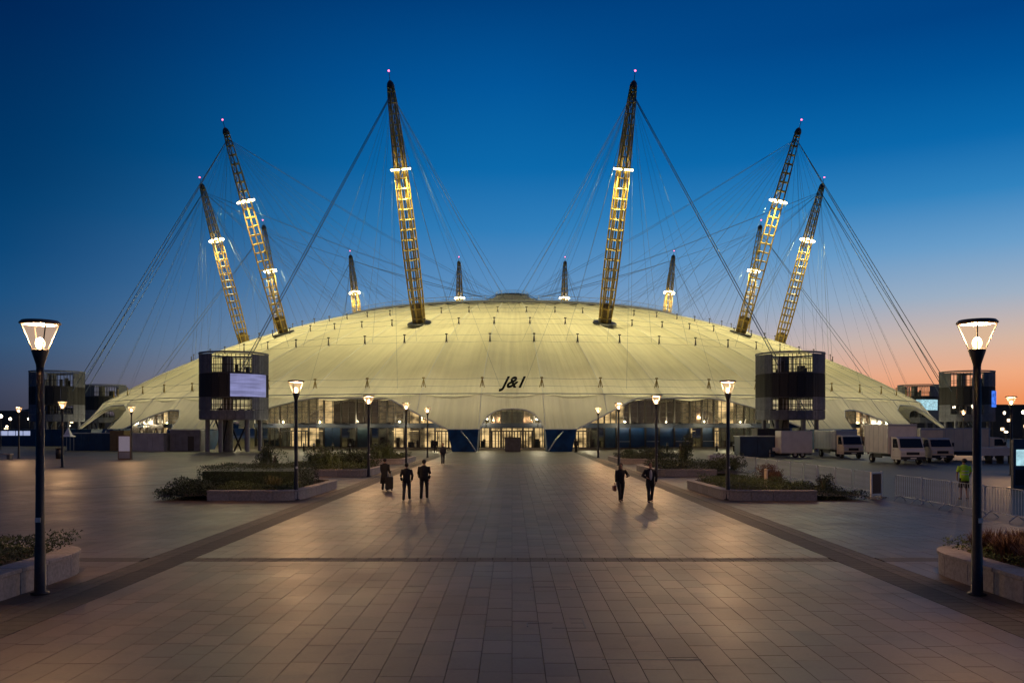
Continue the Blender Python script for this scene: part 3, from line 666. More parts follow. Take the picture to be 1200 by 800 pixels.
# ------------------------------------------------------------ round service towers at the dome's edge
def tower(label, thd, R, screen=None, s=1):
    a = radians(thd)*s; x, y = R*sin(a), DOME_Y-R*cos(a)
    T = thing('service_tower', label, 'tower', (x, y, 0), 0, 'round towers along the dome edge'); R0 = 4.32
    face = atan2(-y, -x); NP = 26; wpn = 2*pi*R0/NP
    rnd = random.Random(int(thd*10)+(s>0)*3)
    pm = {}
    def panel(z0, z1, m):
        key = (z0, z1, m.name)
        if key not in pm:
            mb = MB(); mb.box((R0, 0, (z0+z1)/2), (.07, wpn-.05, z1-z0))
            for q in (-.3, 0, .3): mb.box((R0+.05, q*wpn, (z0+z1)/2), (.04,.05,z1-z0-.04))
            pm[key] = mb.mesh('shell_panel', m)
        return pm[key]
    for k in range(NP):
        phi = 2*pi*(k+.5)/NP; rel = abs((phi-face+pi) % (2*pi) - pi); op = rel < radians(36) or rel > radians(180-38)
        for z0, z1, m, can in ((4.2,5.35,'slate',0),(5.4,7.0,'slate',1),(7.05,10.1,'black',0),(10.15,12.6,'slate',1)):
            if can and op:
                key = ('open', z0)
                if key not in pm:
                    mb = MB(); h = z1-z0
                    for zz in (z0+.05, z0+h*.42, z1-.05): mb.box((R0,0,zz),(.06,wpn-.02,.08))
                    for q in (-.5, .0): mb.box((R0,q*wpn,(z0+z1)/2),(.06,.07,h))
                    pm[key] = mb.mesh('open_frame', M['dark'])
                link('open_frame', pm[key], T, M=Matrix.Rotation(phi, 4, 'Z'))
            else: link('shell_panel', panel(z0, z1, M[m]), T, M=Matrix.Rotation(phi, 4, 'Z'))
    for z in (4.12, 7.0, 10.1): MB().lathe([(.02,0),(4.25,0),(4.25,.14),(.02,.14)], 32, (0,0,z)).build('floor_deck', M['slate'], T)
    MB().lathe([(4.2,0),(4.45,0),(4.45,.22),(4.2,.22),(4.2,0)], 40, (0,0,12.68)).build('rim', M['slate'], T)
    for k in range(6):
        a = face+2*pi*(k+.5)/6; MB().lathe([(.30,0),(.30,4.12)], 10, (3.3*cos(a),3.3*sin(a),0)).build('leg', M['slate'], T)
    MB().lathe([(.7,0),(.7,12.5),(.02,12.5)], 14, (.8*sin(face),-.8*cos(face),0)).build('core', M['core'], T)
    for zf in (4.26, 10.24):
        for q in range(4):
            aa = rnd.uniform(0, 2*pi); rr = rnd.uniform(1.2, 3.2); hh = rnd.uniform(.5, 1.5)
            MB().box((rr*cos(aa), rr*sin(aa), zf+hh/2), (rnd.uniform(.3,.9), rnd.uniform(.3,.9), hh), aa).build('vent_unit', M['dark' if q % 2 else 'core'], T)
        for q in range(6):
            aa = face+rnd.uniform(-.7,.7); rr = rnd.uniform(2.0,3.8); MB().tube([(rr*cos(aa), rr*sin(aa), zf),(rr*cos(aa), rr*sin(aa), zf+(1.9 if zf > 9 else 2.6))], rnd.uniform(.04,.10), 6).build('duct', M['steel'], T)
        MB().box((3.0*cos(face), 3.0*sin(face), zf+(2.0 if zf > 9 else 2.5)), (.3,2.6,.09), face).build('ceiling_tray', M['core'], T)
    for q in range(5):
        aa = face+2*pi*q/5; MB().tube([(1.6*cos(aa),1.6*sin(aa),0),(2.3*cos(aa+.9),2.3*sin(aa+.9),4.1)], .12, 6).build('brace', M['dark'], T)
    if screen:
        p0, p1, z0, z1, m = screen; mb = MB(); n = 14
        for k in range(n+1):
            aa = face+radians(p0+(p1-p0)*k/n)      # positive is image right
            for r, z in ((4.52,z0),(4.52,z1),(4.44,z1),(4.44,z0)): mb.v.append((r*cos(aa), r*sin(aa), z))
        mb.f = [(k*4+i, (k+1)*4+i, (k+1)*4+(i+1)%4, k*4+(i+1)%4) for k in range(n) for i in range(4)]+[(0,1,2,3),(n*4,n*4+3,n*4+2,n*4+1)]
        mb.build('screen', m, T)
    return T
tower('near left round tower with a lilac screen on its black middle band', 21.6, 100, (-6, 62, 7.1, 10.0, M['e_screen']), -1)
tower('near right round tower with a plain black middle band', 21.6, 100, None, 1)
tower('dark round tower far left behind the first street lamp', 55, 97.6, None, -1)
tower('dark round tower far right with a blue screen on its right edge', 55, 97.6, (58, 86, 6.6, 9.4, M['e_bluescreen']), 1)
tower('smallest round tower half hidden behind the dome left edge', 85, 94.5, None, -1)
tower('smallest round tower with a pale blue screen behind the dome right edge', 85, 94.5, (-6, 62, 7.0, 9.4, M['e_cyan']), 1)

# ------------------------------------------------------------ street lamps
def lamp():
    L = thing('street_lamp', '', 'street lamp', group='cone headed street lamps')
    MB().lathe([(.02,0),(.17,0),(.17,.03),(.105,.05),(.095,.9),(.085,.95),(.068,4.40),(.02,4.40)], 14).build('pole', M['post'], L, True)
    MB().lathe([(.068,4.34),(.075,4.40),(.155,4.66),(.145,4.69),(.02,4.69)], 16).build('funnel', M['post'], L, True)
    MB().lathe([(.135,4.69),(.325,5.165)], 20).build('glass', M['lantern'], L, True)
    MB().lathe([(.02,5.16),(.30,5.16)], 20).build('reflector', M['underside'], L)
    MB().lathe([(.30,5.155),(.362,5.175),(.362,5.20),(.32,5.24),(.02,5.27)], 24).build('top_cap', M['cap'], L, True)
    for k in range(4): a = pi/4+k*pi/2; MB().tube([(.14*cos(a),.14*sin(a),4.68),(.335*cos(a),.335*sin(a),5.165)], .012, 5).build('strut', M['post'], L)
    MB().ico((0,0,4.80), .088, 2, (1,1,1.3)).build('bulb', M['bulb'], L, True)
    MB().box((0,-.083,1.42), (.10,.012,.09)).build('number_plate', M['tape'], L)
    l = bpy.data.lights.new('lamp_light', 'POINT'); l.energy = P_STREET; l.color = STREET_COLOR; l.shadow_soft_size = .10
    o = bpy.data.objects.new('lamp_light', l); COL.objects.link(o); o.parent = L; o.location = (0,0,5.03)
    return L
lamp0 = lamp()
lamps = [(at(-553,16.4),'nearest street lamp on the left, beside the left stone planter'),(at(545,16.3),'nearest street lamp on the right, beside the right stone planter'),
 (at(-253,37.5),'street lamp in front of the left hedge planter'),(at(253,37.5),'street lamp in front of the right low planter'),
 (at(-168,55),'third street lamp of the left row, below the wide arch'),(at(169,55),'third street lamp of the right row, behind two walkers'),
 (at(-124,71.5),'fourth street lamp of the left row'),(at(125,71.5),'fourth street lamp of the right row'),
 (at(-99,89),'last street lamp of the left row by the dome'),(at(101,89),'last street lamp of the right row by the dome'),
 (at(-446,84),'street lamp beside the white poster board left of the dome'),(at(-527,68),'street lamp in front of the dark far left tower'),
 (at(-578,86.5),'street lamp at far left edge near the stone bench'),(at(529,104),'street lamp behind the cream lorries'),(at(585,57),'street lamp beside the dark information totem')]
for i, (p, lab) in enumerate(lamps):
    if i == 0: lamp0.location = p; lamp0['label'] = lab
    else: dup(lamp0, lab, loc=p, rz=.3*i)
# ------------------------------------------------------------ planters
def rounded(pts, rad, step=.25):
    """polyline with its inner corners rounded, resampled"""
    P = [Vector((x,y,0)) for x,y in pts]; out = [P[0]]
    for i in range(1, len(P)-1):
        d0 = (P[i-1]-P[i]).normalized(); d1 = (P[i+1]-P[i]).normalized(); r = rad
        a, b = P[i]+d0*r, P[i]+d1*r
        for k in range(9): t_ = k/8; out.append(a*(1-t_)**2+P[i]*2*t_*(1-t_)+b*t_*t_)
    out.append(P[-1]); return out
def resample(P, step):
    L = [0]
    for a, b in zip(P, P[1:]): L.append(L[-1]+(b-a).length)
    n = max(1, round(L[-1]/step)); out = []
    for k in range(n+1):
        s = L[-1]*k/n; i = max(j for j in range(len(L)) if L[j] <= s+1e-9); i = min(i, len(P)-2); f = (s-L[i])/max(1e-9, L[i+1]-L[i]); out.append(P[i].lerp(P[i+1], min(1,f)))
    return out
def planter(label, pts, rad, h, side, wt_=.42, step=.95, soil=None):
    T = thing('stone_planter', label, 'planter')
    line = rounded(pts, rad); nodes = resample(line, step); fine = resample(line, step/5)
    def normal(i, P): d = (P[min(i+1,len(P)-1)]-P[max(i-1,0)]).normalized(); return Vector((-d.y, d.x, 0))*side
    for b in range(len(nodes)-1):
        seg = fine[b*5:b*5+6]
        if len(seg) < 2: continue
        for nm, o0, o1, z0, z1 in (('wall_stone', 0, wt_-.1, -.02, h-.085), ('coping_stone', -.035, wt_, h-.08, h)):
            outer = [fine[b*5+i] - normal(b*5+i, fine)*(-1)*0 + normal(b*5+i, fine)*o0 for i in range(len(seg))]
            inner = [fine[b*5+i] + normal(b*5+i, fine)*o1 for i in range(len(seg))]
            d0 = (outer[1]-outer[0]).normalized()*.006; d1 = (outer[-1]-outer[-2]).normalized()*.006
            outer[0] = outer[0]+d0; inner[0] = inner[0]+d0; outer[-1] = outer[-1]-d1; inner[-1] = inner[-1]-d1
            MB().prism([(v.x,v.y) for v in outer]+[(v.x,v.y) for v in inner[::-1]], z0, z1).build(nm, M['stone'], T, bevel=.008)
    if soil is not None:
        ring = [fine[i]+normal(i, fine)*(wt_-.12) for i in range(len(fine))] + [Vector((x,y,0)) for x, y in soil[:-1]]
        mb = MB(); mb.v = [(v.x, v.y, soil[-1]) for v in ring]; mb.f = [tuple(range(len(ring)))]; mb.build('soil', M['soil'], T)
    return T
# ------------------------------------------------------------ plants
def leaf(mb, p, s, rnd, up=.3):
    d = Vector((rnd.gauss(0,1), rnd.gauss(0,1), rnd.gauss(up,.7))).normalized(); u = d.cross(Vector((rnd.gauss(0,1), rnd.gauss(0,1), rnd.gauss(0,1)))).normalized()
    p = Vector(p); mb.quad_add([p-u*s*.32, p+d*s*.6-u*s*.05+Vector((0,0,.03*s)), p+d*s, p+d*s*.5+u*s*.34], [(0,1,2,3)])
def blob_leaves(mb, c, R, n, s, rnd):
    lumps = [(Vector((rnd.uniform(-.6,.6)*R[0], rnd.uniform(-.6,.6)*R[1], rnd.uniform(.1,.75)*R[2])), rnd.uniform(.35,.6)) for _ in range(7)]
    for i in range(n):
        lc, lr = lumps[rnd.randrange(7)]; d = Vector((rnd.gauss(0,1), rnd.gauss(0,1), rnd.gauss(.2,1))).normalized()*rnd.uniform(.75,1.05)*lr
        p = Vector(c)+lc+Vector((d.x*R[0], d.y*R[1], d.z*R[2]*.8))
        if p.z > c[2]-.02: leaf(mb, p, s*rnd.uniform(.6,1.4), rnd)
def shrub(name, label, loc, R, n, s, m, seed, group=None):
    rnd = random.Random(seed); T = thing(name, label, 'shrub', loc, 0, group)
    mb = MB(); blob_leaves(mb, (0,0,.05), R, n, s, rnd)
    for k in range(5): # dense inner growth
        mb.ico((rnd.uniform(-.4,.4)*R[0], rnd.uniform(-.4,.4)*R[1], R[2]*.35), R[2]*.42, 1, (R[0]/R[2]*.5, R[1]/R[2]*.5, .9))
    mb.build('foliage', m, T)
    mb = MB()
    for k in range(6): a = rnd.uniform(0,6.28); mb.tube([(0,0,0),(R[0]*.5*cos(a),R[1]*.5*sin(a),R[2]*.8)], [.02,.008], 4)
    mb.build('stem', M['twig'], T); return T
def grass_tuft(name, label, loc, h, n, m, seed, group=None, spread=.5):
    rnd = random.Random(seed); mb = MB()
    for i in range(n):
        a = rnd.uniform(0,6.28); r = rnd.uniform(0,.18); b = Vector((r*cos(a), r*sin(a), 0)); q = rnd.uniform(.2,1)*spread*h; hh = h*rnd.uniform(.6,1)
        e = b+Vector((q*cos(a), q*sin(a), hh)); mdp = b+Vector((q*.35*cos(a), q*.35*sin(a), hh*.6)); w = Vector((-sin(a),cos(a),0))*.012
        mb.quad_add([b-w,b+w,mdp+w,mdp-w,e], [(0,1,2,3),(3,2,4)])
    T = thing(name, label, 'grass plant', loc, 0, group); mb.build('blades', m, T); return T
def ground_cover(name, label, x0, x1, y0, y1, z, h, n, s, m, seed, prof=None):
    rnd = random.Random(seed); mb = MB()
    for i in range(n):
        x, y = rnd.uniform(x0,x1), rnd.uniform(y0,y1); hh = h*(.45+.55*(.5+.5*sin(x*2.1+seed)*cos(y*1.7+seed*.7)))
        leaf(mb, (x,y,z+rnd.uniform(0,1)**.6*hh), s*rnd.uniform(.6,1.4), rnd, .6)
    return tag(mb.build(name, m), label, 'ground cover', None, 'stuff')
def hedge(label, x0, x1, y0, y1, z0, z1, n, seed):
    rnd = random.Random(seed); T = thing('box_hedge', label, 'hedge', ((x0+x1)/2, (y0+y1)/2, 0)); w, d = (x1-x0)/2, (y1-y0)/2; mb = MB()
    mb.box((0,0,(z0+z1)/2-.06), (2*w-.34, 2*d-.34, z1-z0-.26))
    for i in range(n):
        f = rnd.random(); x, y, z = rnd.uniform(-w,w), rnd.uniform(-d,d), rnd.uniform(z0,z1)
        if f < .4: z = z1
        elif f < .7: y = rnd.choice((-d,d))
        else: x = rnd.choice((-w,w))
        bulge = .05*sin(x*3)*cos(z*4+y*2)
        leaf(mb, (x+rnd.gauss(0,.03)+bulge, y+rnd.gauss(0,.03)+bulge, z+rnd.gauss(-.02,.04)+bulge), .065*rnd.uniform(.7,1.4), rnd)
    mb.build('foliage', M['leafdark'], T); mb = MB()
    for k in range(6): mb.tube([(w*(k-2.5)/3,0,0),(w*(k-2.5)/3,.1,z1*.7)], .03, 5)
    mb.build('stem', M['twig'], T); return T
planter('granite planter wall at the left edge of the picture beside the nearest lamp', [(-9.4,4),(-9.4,19.5),(-17,20.8)], 1.5, .5, 1, .55, .95, [(-17,4),.36])
planter('granite planter wall at the right edge of the picture beside the nearest lamp', [(9.25,4),(9.25,19.5),(17,20.6)], 1.5, .5, -1, .55, .95, [(17,4),.36])
NAMES = ['second','third','fourth']
for i, y0 in enumerate((36.9, 55.0, 73.4)):
    for s in (-1, 1):
        sd = 'left' if s < 0 else 'right'
        planter(f'{NAMES[i]} granite planter of the {sd} row, with a curved end wall', [(s*13.2,y0),(s*9.25,y0),(s*9.05,y0+8.4),(s*13.2,y0+8.8)], 1.3, .45, (-1 if s > 0 else 1), .38, .95, [(s*15.5,y0+8.7),(s*15.5,y0+.1),.2])
hedge('clipped dark box hedge filling the second left planter', -14.6, -9.95, 39.6, 43.8, .2, 1.32, 13000, 5)
shrub('flared_shrub', 'upright bush with a round top standing behind the clipped hedge', (-12.9,45.2,.2), (.95,.8,1.9), 2600, .09, M['leafdark'], 11)
tb = shrub('bush', 'round topknot shrub behind the clipped hedge, touching the upright bush', (-13.2,46.3,1.0), (.5,.5,1.4), 500, .12, M['leafdark'], 12)
ground_cover('low_juniper', 'dark low spreading juniper at the outer end of the second left planter', -15.6, -13.0, 37.0, 41.5, .0, .9, 11000, .085, M['leafdark'], 21)
ground_cover('low_foliage', 'mid green low planting in front of the clipped hedge', -13.0, -9.8, 37.4, 39.7, .3, .42, 7000, .07, M['leafmid'], 22)
for k, (x, y) in enumerate(((-10.6,38.4),(-10.9,38.7))): grass_tuft('pale_grass', 'pale straw coloured grass tuft in front of the clipped hedge', (x,y,.3), .75, 110, M['grassblade'], 30+k, 'straw grass tufts before the hedge')
ground_cover('near_foliage', 'dark leafy planting in the planter at the left picture edge', -14.5, -9.95, 14, 19.7, .38, .50, 14000, .075, M['leafdark'], 23)
for k in range(9): grass_tuft('tall_weed', 'thin upright stem plant in the planter at the left picture edge', (random.uniform(-13,-10.8), random.uniform(16,19.2), .38), .62, 26, M['leafdark'], 40+k, 'stem plants in the left edge planter', .35)
ground_cover('near_foliage', 'mixed green planting in the planter at the right picture edge', 9.8, 14.5, 13, 19.6, .38, .34, 13000, .07, M['leafmid'], 24)
for k in range(26): grass_tuft('russet_grass', 'russet brown grass clump in the planter at the right picture edge', (random.uniform(10.1,13), random.uniform(15.5,19.3), .38), .58, 170, M['leafbrown'], 60+k, 'russet grasses in the right edge planter', .7)
ground_cover('low_foliage', 'olive green low planting in the second right planter', 9.7, 13.2, 37.3, 45.0, .3, .50, 12000, .075, M['leafmid'], 25)
ground_cover('low_juniper', 'dark low planting at the outer end of the second right planter', 13.1, 15.6, 37.0, 44.6, 0, .42, 8000, .08, M['leafdark'], 26)
shrub('russet_shrub', 'rounded russet brown shrub in the second right planter', (13.1,42.6,.3), (.95,.8,1.0), 2600, .07, M['leafbrown'], 14)
shrub('bush', 'small dark round bush at the outer end of the second right planter', (14.6,39.9,.2), (.38,.38,.75), 420, .09, M['leafdark'], 15)
shrub('bush', 'small dark bush beside the fence at the second right planter', (15.4,42.0,.1), (.45,.4,.7), 900, .07, M['leafdark'], 16)
tag(MB().lathe([(.02,0),(.09,0),(.09,1.15),(.02,1.17)], 12, (12.35,41.5,0)).build('marker_post', mat('pale_post', (.45,.36,.27), .6, var=.1)), 'short pale marker post among shrubs in the second right planter', 'bollard')
for i, y0 in ((1,55.0),(2,73.4)):
    for s in (-1, 1):
        sd = 'left' if s < 0 else 'right'
        ground_cover('low_foliage', f'mixed low planting filling the {NAMES[i]} {sd} planter', *sorted((s*9.6,s*15.4)), y0+.5, y0+8.2, .28, .65, 8000, .10, M['leafmid' if s < 0 else 'leafdark'], 70+i*3+s)
        for k in range(5 if s < 0 else 3):
            hh = random.uniform(1.0,1.7) if s < 0 else random.uniform(.7,1.2)
            shrub('mound_shrub', f'dark green mounded shrub in the {NAMES[i]} {sd} planter', (s*random.uniform(10.6,15.0), y0+random.uniform(1.2,7.5), .25), (random.uniform(.9,1.5), 1.0, hh), 1500, .11, M['leafdark' if k % 3 else 'leafmid'], 80+i*10+k+s*3, f'mounded shrubs in the {NAMES[i]} {sd} planter')
shrub('conifer', 'dark upright conifer rising from the third right planter', (12.6,62.5,.2), (.75,.75,2.3), 1500, .14, M['leafdark'], 99)

# ------------------------------------------------------------ vehicles
def wheel(T, x, y, r=.40, w=.26, axis='x'):
    mb = MB(); W = Matrix.Translation((x,y,r)) @ Matrix.Rotation(pi/2, 4, 'Y')
    t = MB().lathe([(r*.55,-w/2),(r*.93,-w/2),(r,-w/2+.04),(r,w/2-.04),(r*.93,w/2),(r*.55,w/2),(r*.55,-w/2)], 20); o = link('wheel', t.mesh('wheel', M['tyre'], False), T, M=W)
    t = MB().lathe([(.03,-w*.3),(r*.2,-w*.46),(r*.3,-w*.3),(r*.54,-w*.42),(r*.54,w*.42),(r*.3,w*.3),(r*.2,w*.46),(.03,w*.3)], 16); link('rim', t.mesh('rim', M['rim']), o)
def box_truck(label, loc, rz, L, Wd, H, boxm, cabm, cabH=2.25, cabL=1.95, logo=None):
    T = thing('box_truck', label, 'truck', loc, rz, 'lorries parked right of the dome')
    b = MB().box((0,L/2,(H+.85)/2), (Wd,L,H-.85)).build('cargo_box', boxm, T, bevel=.03)
    for sx in (-1,1):
        mb = MB()
        for z in (.9, H-.06): mb.box((sx*(Wd/2+.012),L/2,z), (.02,L-.06,.09))
        for y in (.06, L-.06): mb.box((sx*(Wd/2+.012),y,(H+.85)/2), (.02,.09,H-1.05))
        mb.build('edge_rail', M['steel'], T)
    MB().box((0,L/2-.4,.68), (.8,L+1.6,.22)).build('chassis', M['dark'], T)
    for sx in (-1,1):
        nS = max(3, round(L/.9))
        for q in range(1, nS): MB().box((sx*(Wd/2+.006),L*q/nS,(H+.85)/2),(.012,.03,H-1.1)).build('panel_seam', M['grey'], T)
        MB().box((sx*(Wd/2-.06),L*.45,.66),(.06,L*.34,.38)).build('side_guard', M['dark'], T)
        MB().box((sx*(Wd/2-.16),L*.74,.86),(.32,1.05,.05)).build('mudguard', M['dark'], T)
    MB().box((0,-.03,H-.12),(Wd+.03,.05,.12)).build('header_rail', M['steel'], T)
    cw = min(Wd-.1, 2.1); C_ = MB()
    prof = [(-cabL,.42),(-.06,.42),(-.06,cabH),(-.95,cabH),(-1.35,cabH-.12),(-1.72,1.38),(-cabL,1.15)]
    C_.extr(prof, cw, Matrix.Identity(4)); C_.build('cab', cabm, T, bevel=.03)
    wq = MB(); n = Vector((0,-(cabH-.12-1.38),-.37)).normalized()*.02; n = Vector((0,-.02,.008))
    a, b_ = Vector((0,-1.70,1.42)), Vector((0,-1.37,cabH-.16)); hw = cw/2-.09
    wq.quad_add([a+Vector((-hw,0,0))+n*2, a+Vector((hw,0,0))+n*2, b_+Vector((hw*.95,0,0))+n*2, b_+Vector((-hw*.95,0,0))+n*2, a+Vector((-hw,0,0)), a+Vector((hw,0,0)), b_+Vector((hw*.95,0,0)), b_+Vector((-hw*.95,0,0))],
        [(0,1,2,3),(7,6,5,4),(0,4,5,1),(1,5,6,2),(2,6,7,3),(3,7,4,0)]); wq.build('windscreen', M['glassdark'], T)
    for sx in (-1,1):
        mb = MB(); x = sx*(cw/2+.006); mb.extr([(-1.50,1.42),(-.5,1.42),(-.5,cabH-.16),(-1.22,cabH-.16)], .012, Matrix.Translation((x,0,0))); mb.build('side_window', M['glassdark'], T)
        d = MB().extr([(-1.56,.62),(-.42,.62),(-.42,.64),(-1.56,.64)], .012, Matrix.Translation((x,0,0))).build('door_sill', M['dark'], T)
        MB().box((sx*(cw/2+.012),-.62,1.22),(.02,.14,.04)).build('door_handle', M['dark'], T)
        MB().box((sx*(cw/2+.17),-1.42,1.62),(.16,.09,.34)).build('mirror', M['dark'], T)
        MB().box((sx*(cw/2-.25),-cabL-.015,.92),(.34,.05,.20)).build('headlight', M['lens'], T)
        MB().box((sx*(cw/2-.12),L-.01,.8),(.14,.04,.2)).build('tail_light', mat('tail_red', (.2,.01,.01), .3), T) if sx else 0
        wheel(T, sx*(cw/2-.14), -1.05); wheel(T, sx*(Wd/2-.16), L*.74)
    MB().box((0,-cabL-.04,.56),(cw-.02,.12,.24)).build('bumper', M['dark'], T, bevel=.02)
    MB().box((0,-cabL-.012,.94),(cw-1.0,.03,.24)).build('grille', M['dark'], T)
    MB().box((0,-cabL-.105,.55),(.5,.012,.11)).build('number_plate', M['tape'], T)
    return T
box_truck('white box truck facing the plaza, tallest and nearest of the parked lorries', (33.95,74.2,0), 0, 4.9, 2.5, 3.45, M['white'], M['white'], 2.35)
box_truck('smaller box truck with a blue windscreen left of the tallest white truck', (34.45,88,0), 0, 6.2, 2.1, 2.85, M['greybox'], M['cream'], 2.35)
box_truck('cream box truck half hidden right of the tallest white truck', (38.4,78.0,0), 0, 4.6, 2.1, 3.1, M['cream'], M['cream'], 2.2)
box_truck('cream lorry parked side-on behind the nearest right street lamp', (45.6,82.6,0), pi/2, 5.1, 2.3, 3.1, M['cream'], M['cream'], 2.2)
T = thing('box_trailer', 'white box trailer with a towbar, leftmost of the parked vehicles', 'trailer', (29.7,90,0))
MB().box((0,0,1.62),(3.3,2.0,2.35)).build('body', M['white'], T, bevel=.06)
for z in (.5,2.74): MB().box((0,-1.01,z),(3.2,.03,.07)).build('trim_rail', M['steel'], T)
MB().box((0,0,.38),(3.2,1.7,.12)).build('chassis', M['dark'], T)
for sx in (0,1): 
    mb = MB(); W = Matrix.Translation((.15+sx*.75-.3,-.88,.33)) @ Matrix.Rotation(pi/2,4,'X'); o = link('wheel', MB().lathe([(.16,-.1),(.33,-.1),(.33,.1),(.16,.1),(.16,-.1)],18).mesh('wheel',M['tyre']),T,M=W); link('rim', MB().lathe([(.02,-.06),(.16,-.08),(.16,.08),(.02,.06)],14).mesh('rim',M['rim']),o)
MB().tube([(-1.6,0,.4),(-2.7,0,.42)], .06, 6).build('towbar', M['dark'], T); MB().tube([(-2.5,0,0.02),(-2.5,0,.8)], .04, 6).build('jockey_stand', M['steel'], T)
MB().box((-1.95,-.3,.85),(.5,.9,.35)).build('tool_locker', M['white'], T, bevel=.02)

# ------------------------------------------------------------ crowd barriers along the truck yard
def barrier():
    T = thing('crowd_barrier', '', 'barrier', group='steel crowd barriers in a line'); W = 2.2
    mb = MB(); mb.tube([(-W/2,0,.12),(-W/2,0,.98),(-W/2+.1,0,1.1),(W/2-.1,0,1.1),(W/2,0,.98),(W/2,0,.12)], .022, 6); mb.tube([(-W/2,0,.2),(W/2,0,.2)], .018, 5); mb.build('frame', M['railsteel'], T)
    for k in range(13): MB().tube([(-W/2+W*(k+1)/14,0,.2),(-W/2+W*(k+1)/14,0,1.1)], .010, 4).build('bar', M['railsteel'], T) if k == 0 else None
    b0 = [o for o in KIDS(T) if o.name.startswith('bar')][0]
    for k in range(1, 13): link('bar', b0.data, T).location.x = W*k/14
    for s in (-1,1): MB().tube([(s*W*.33,-.28,.02),(s*W*.33,0,.24),(s*W*.33,.28,.02)], .022, 5).build('foot', M['railsteel'], T)
    return T
br0 = barrier(); y = 29.4; k = 0
ordn = ['nearest','second','third','fourth','fifth','sixth','seventh','eighth','ninth','tenth','eleventh','twelfth','thirteenth','fourteenth','fifteenth','sixteenth','seventeenth','eighteenth','nineteenth']
while y < 70 and k < 18:
    x = 16.95-.012*(y-29); lab = f'{ordn[k]} steel crowd barrier from the right picture edge' if k else 'steel crowd barrier nearest the right picture edge'
    if not 38.0 < y < 39.6:
        if k == 0: br0.location = (x,y,0); br0.rotation_euler = (0,0,pi/2+.05); br0['label'] = lab
        else: dup(br0, lab, loc=(x,y,0), rz=pi/2+random.uniform(-.05,.05))
    y += 2.3; k += 1
T = thing('gate_board', 'pale framed dark gate board standing in the line of crowd barriers', 'sign board', (16.35,38.3,0), .55)
MB().box((0,0,.66),(.62,.04,.9)).build('panel', M['brownpanel'], T)
for z in (.18,1.14): MB().box((0,0,z),(.78,.07,.07)).build('rail', M['hem'], T)
for x in (-.36,.36): MB().box((x,0,.6),(.07,.07,1.2)).build('upright', M['hem'], T); MB().box((x,0,.05),(.08,.6,.06)).build('foot', M['steel'], T)

# ------------------------------------------------------------ cabins, boards and small things round the dome
def cabin(name, label, cat, x0, x1, y, d, h, m, ribs=10, roof=None, door=False):
    w = x1-x0; T = thing(name, label, cat, ((x0+x1)/2, y+d/2, 0))
    MB().box((0,0,h/2),(w,d,h)).build('body', m, T)
    for k in range(ribs): MB().box((-w/2+w*(k+.5)/ribs,-d/2-.03,h/2),(w/ribs-.05,.05,h-.16)).build('wall_panel', m, T)
    MB().box((0,0,h+.05),(w+.2,d+.2,.1)).build('roof', roof or m, T)
    if door: MB().box((w*.2,-d/2-.07,1.0),(.8,.03,1.9)).build('door', M['dark'], T)
    return T
cabin('container', 'light grey ribbed container beside the lit arch on the left', 'container', -50.0, -45.7, 112, 2.2, 2.3, M['grey'], 6)
cabin('hut', 'slate blue flat hut just left of the near left tower', 'hut', -45.3, -41.3, 113, 2.5, 2.75, M['slate'], 5, M['steel'], True)
cabin('kiosk', 'dark navy kiosk row below the dome left tip', 'kiosk', -60.5, -54.6, 116, 2.4, 2.3, M['navy'], 6, M['grey'])
cabin('shed', 'yellowish brown shed between dark kiosks and white poster board', 'shed', -54.2, -52.3, 115, 2.0, 2.6, mat('ochre_board',(.16,.12,.05),.7,var=.2), 2)
cabin('hoarding_box', 'dark navy two-panel cabin left of the white trailer', 'cabin', 24.3, 28.0, 91, 2.2, 2.15, M['navy'], 2, M['steel'])
cabin('plant_box', 'black cabin standing behind the navy two-panel cabin', 'cabin', 27.6, 31.2, 96, 2.2, 2.9, M['black'], 3)
cabin('ticket_booth', 'small dark booth standing in front of the middle entrance', 'booth', -.9, 1.1, 109.5, 1.2, 1.75, M['core'], 3, M['dark'])
for nm, x0, x1, lab in (('left', -92, -70, 'low blue shop building at the far left with a row of bright windows'),):
    T = cabin('shop_building', lab, 'building', x0, x1, 142, 6, 2.7, M['navy'], 10)
    for k in range(5): MB().box((-3.2+k*1.25-1.5,-3.08,2.15),(1.1,.06,.75)).build('window', M['e_farwhite'], T)
T = thing('grey_stall', 'pale grey stall with tables beyond the nearest right street lamp', 'stall', (42.4,75,0))
MB().box((0,0,1.05),(3.2,1.2,.7)).build('counter', M['greybox'], T)
for x in (-1.5,-.5,.5,1.5): MB().box((x,0,.35),(.08,1.0,.7)).build('leg', M['dark'], T)
T = thing('poster_board', 'white poster board on a brown frame beside the left forecourt lamp', 'poster board', at(-454,83.5))
MB().box((0,.0,1.2),(1.26,.12,2.4)).build('frame', mat('brown_frame',(.16,.10,.07),.6,var=.1), T)
MB().box((0,-.075,1.55),(1.06,.03,1.45)).build('poster', mat('poster_white',(.62,.60,.66),.5,var=.06,emis=(.6,.6,.8),es=.12), T)
MB().box((0,-.075,.45),(1.06,.03,.62)).build('lower_panel', M['grey'], T)
T = thing('information_totem', 'dark navy totem with a glowing pale screen at the right edge', 'totem', (26.6,44,0))
MB().box((0,.12,1.28),(1.5,.24,2.56)).build('casing', M['navy'], T, bevel=.02)
MB().box((.05,-.012,1.62),(1.3,.03,.82)).build('screen', M['e_cyan'], T)
MB().box((0,-.012,.6),(1.3,.02,.8)).build('lower_panel', M['glassdark'], T)
MB().box((0,.1,.03),(1.8,.6,.06)).build('base_plate', M['dark'], T)
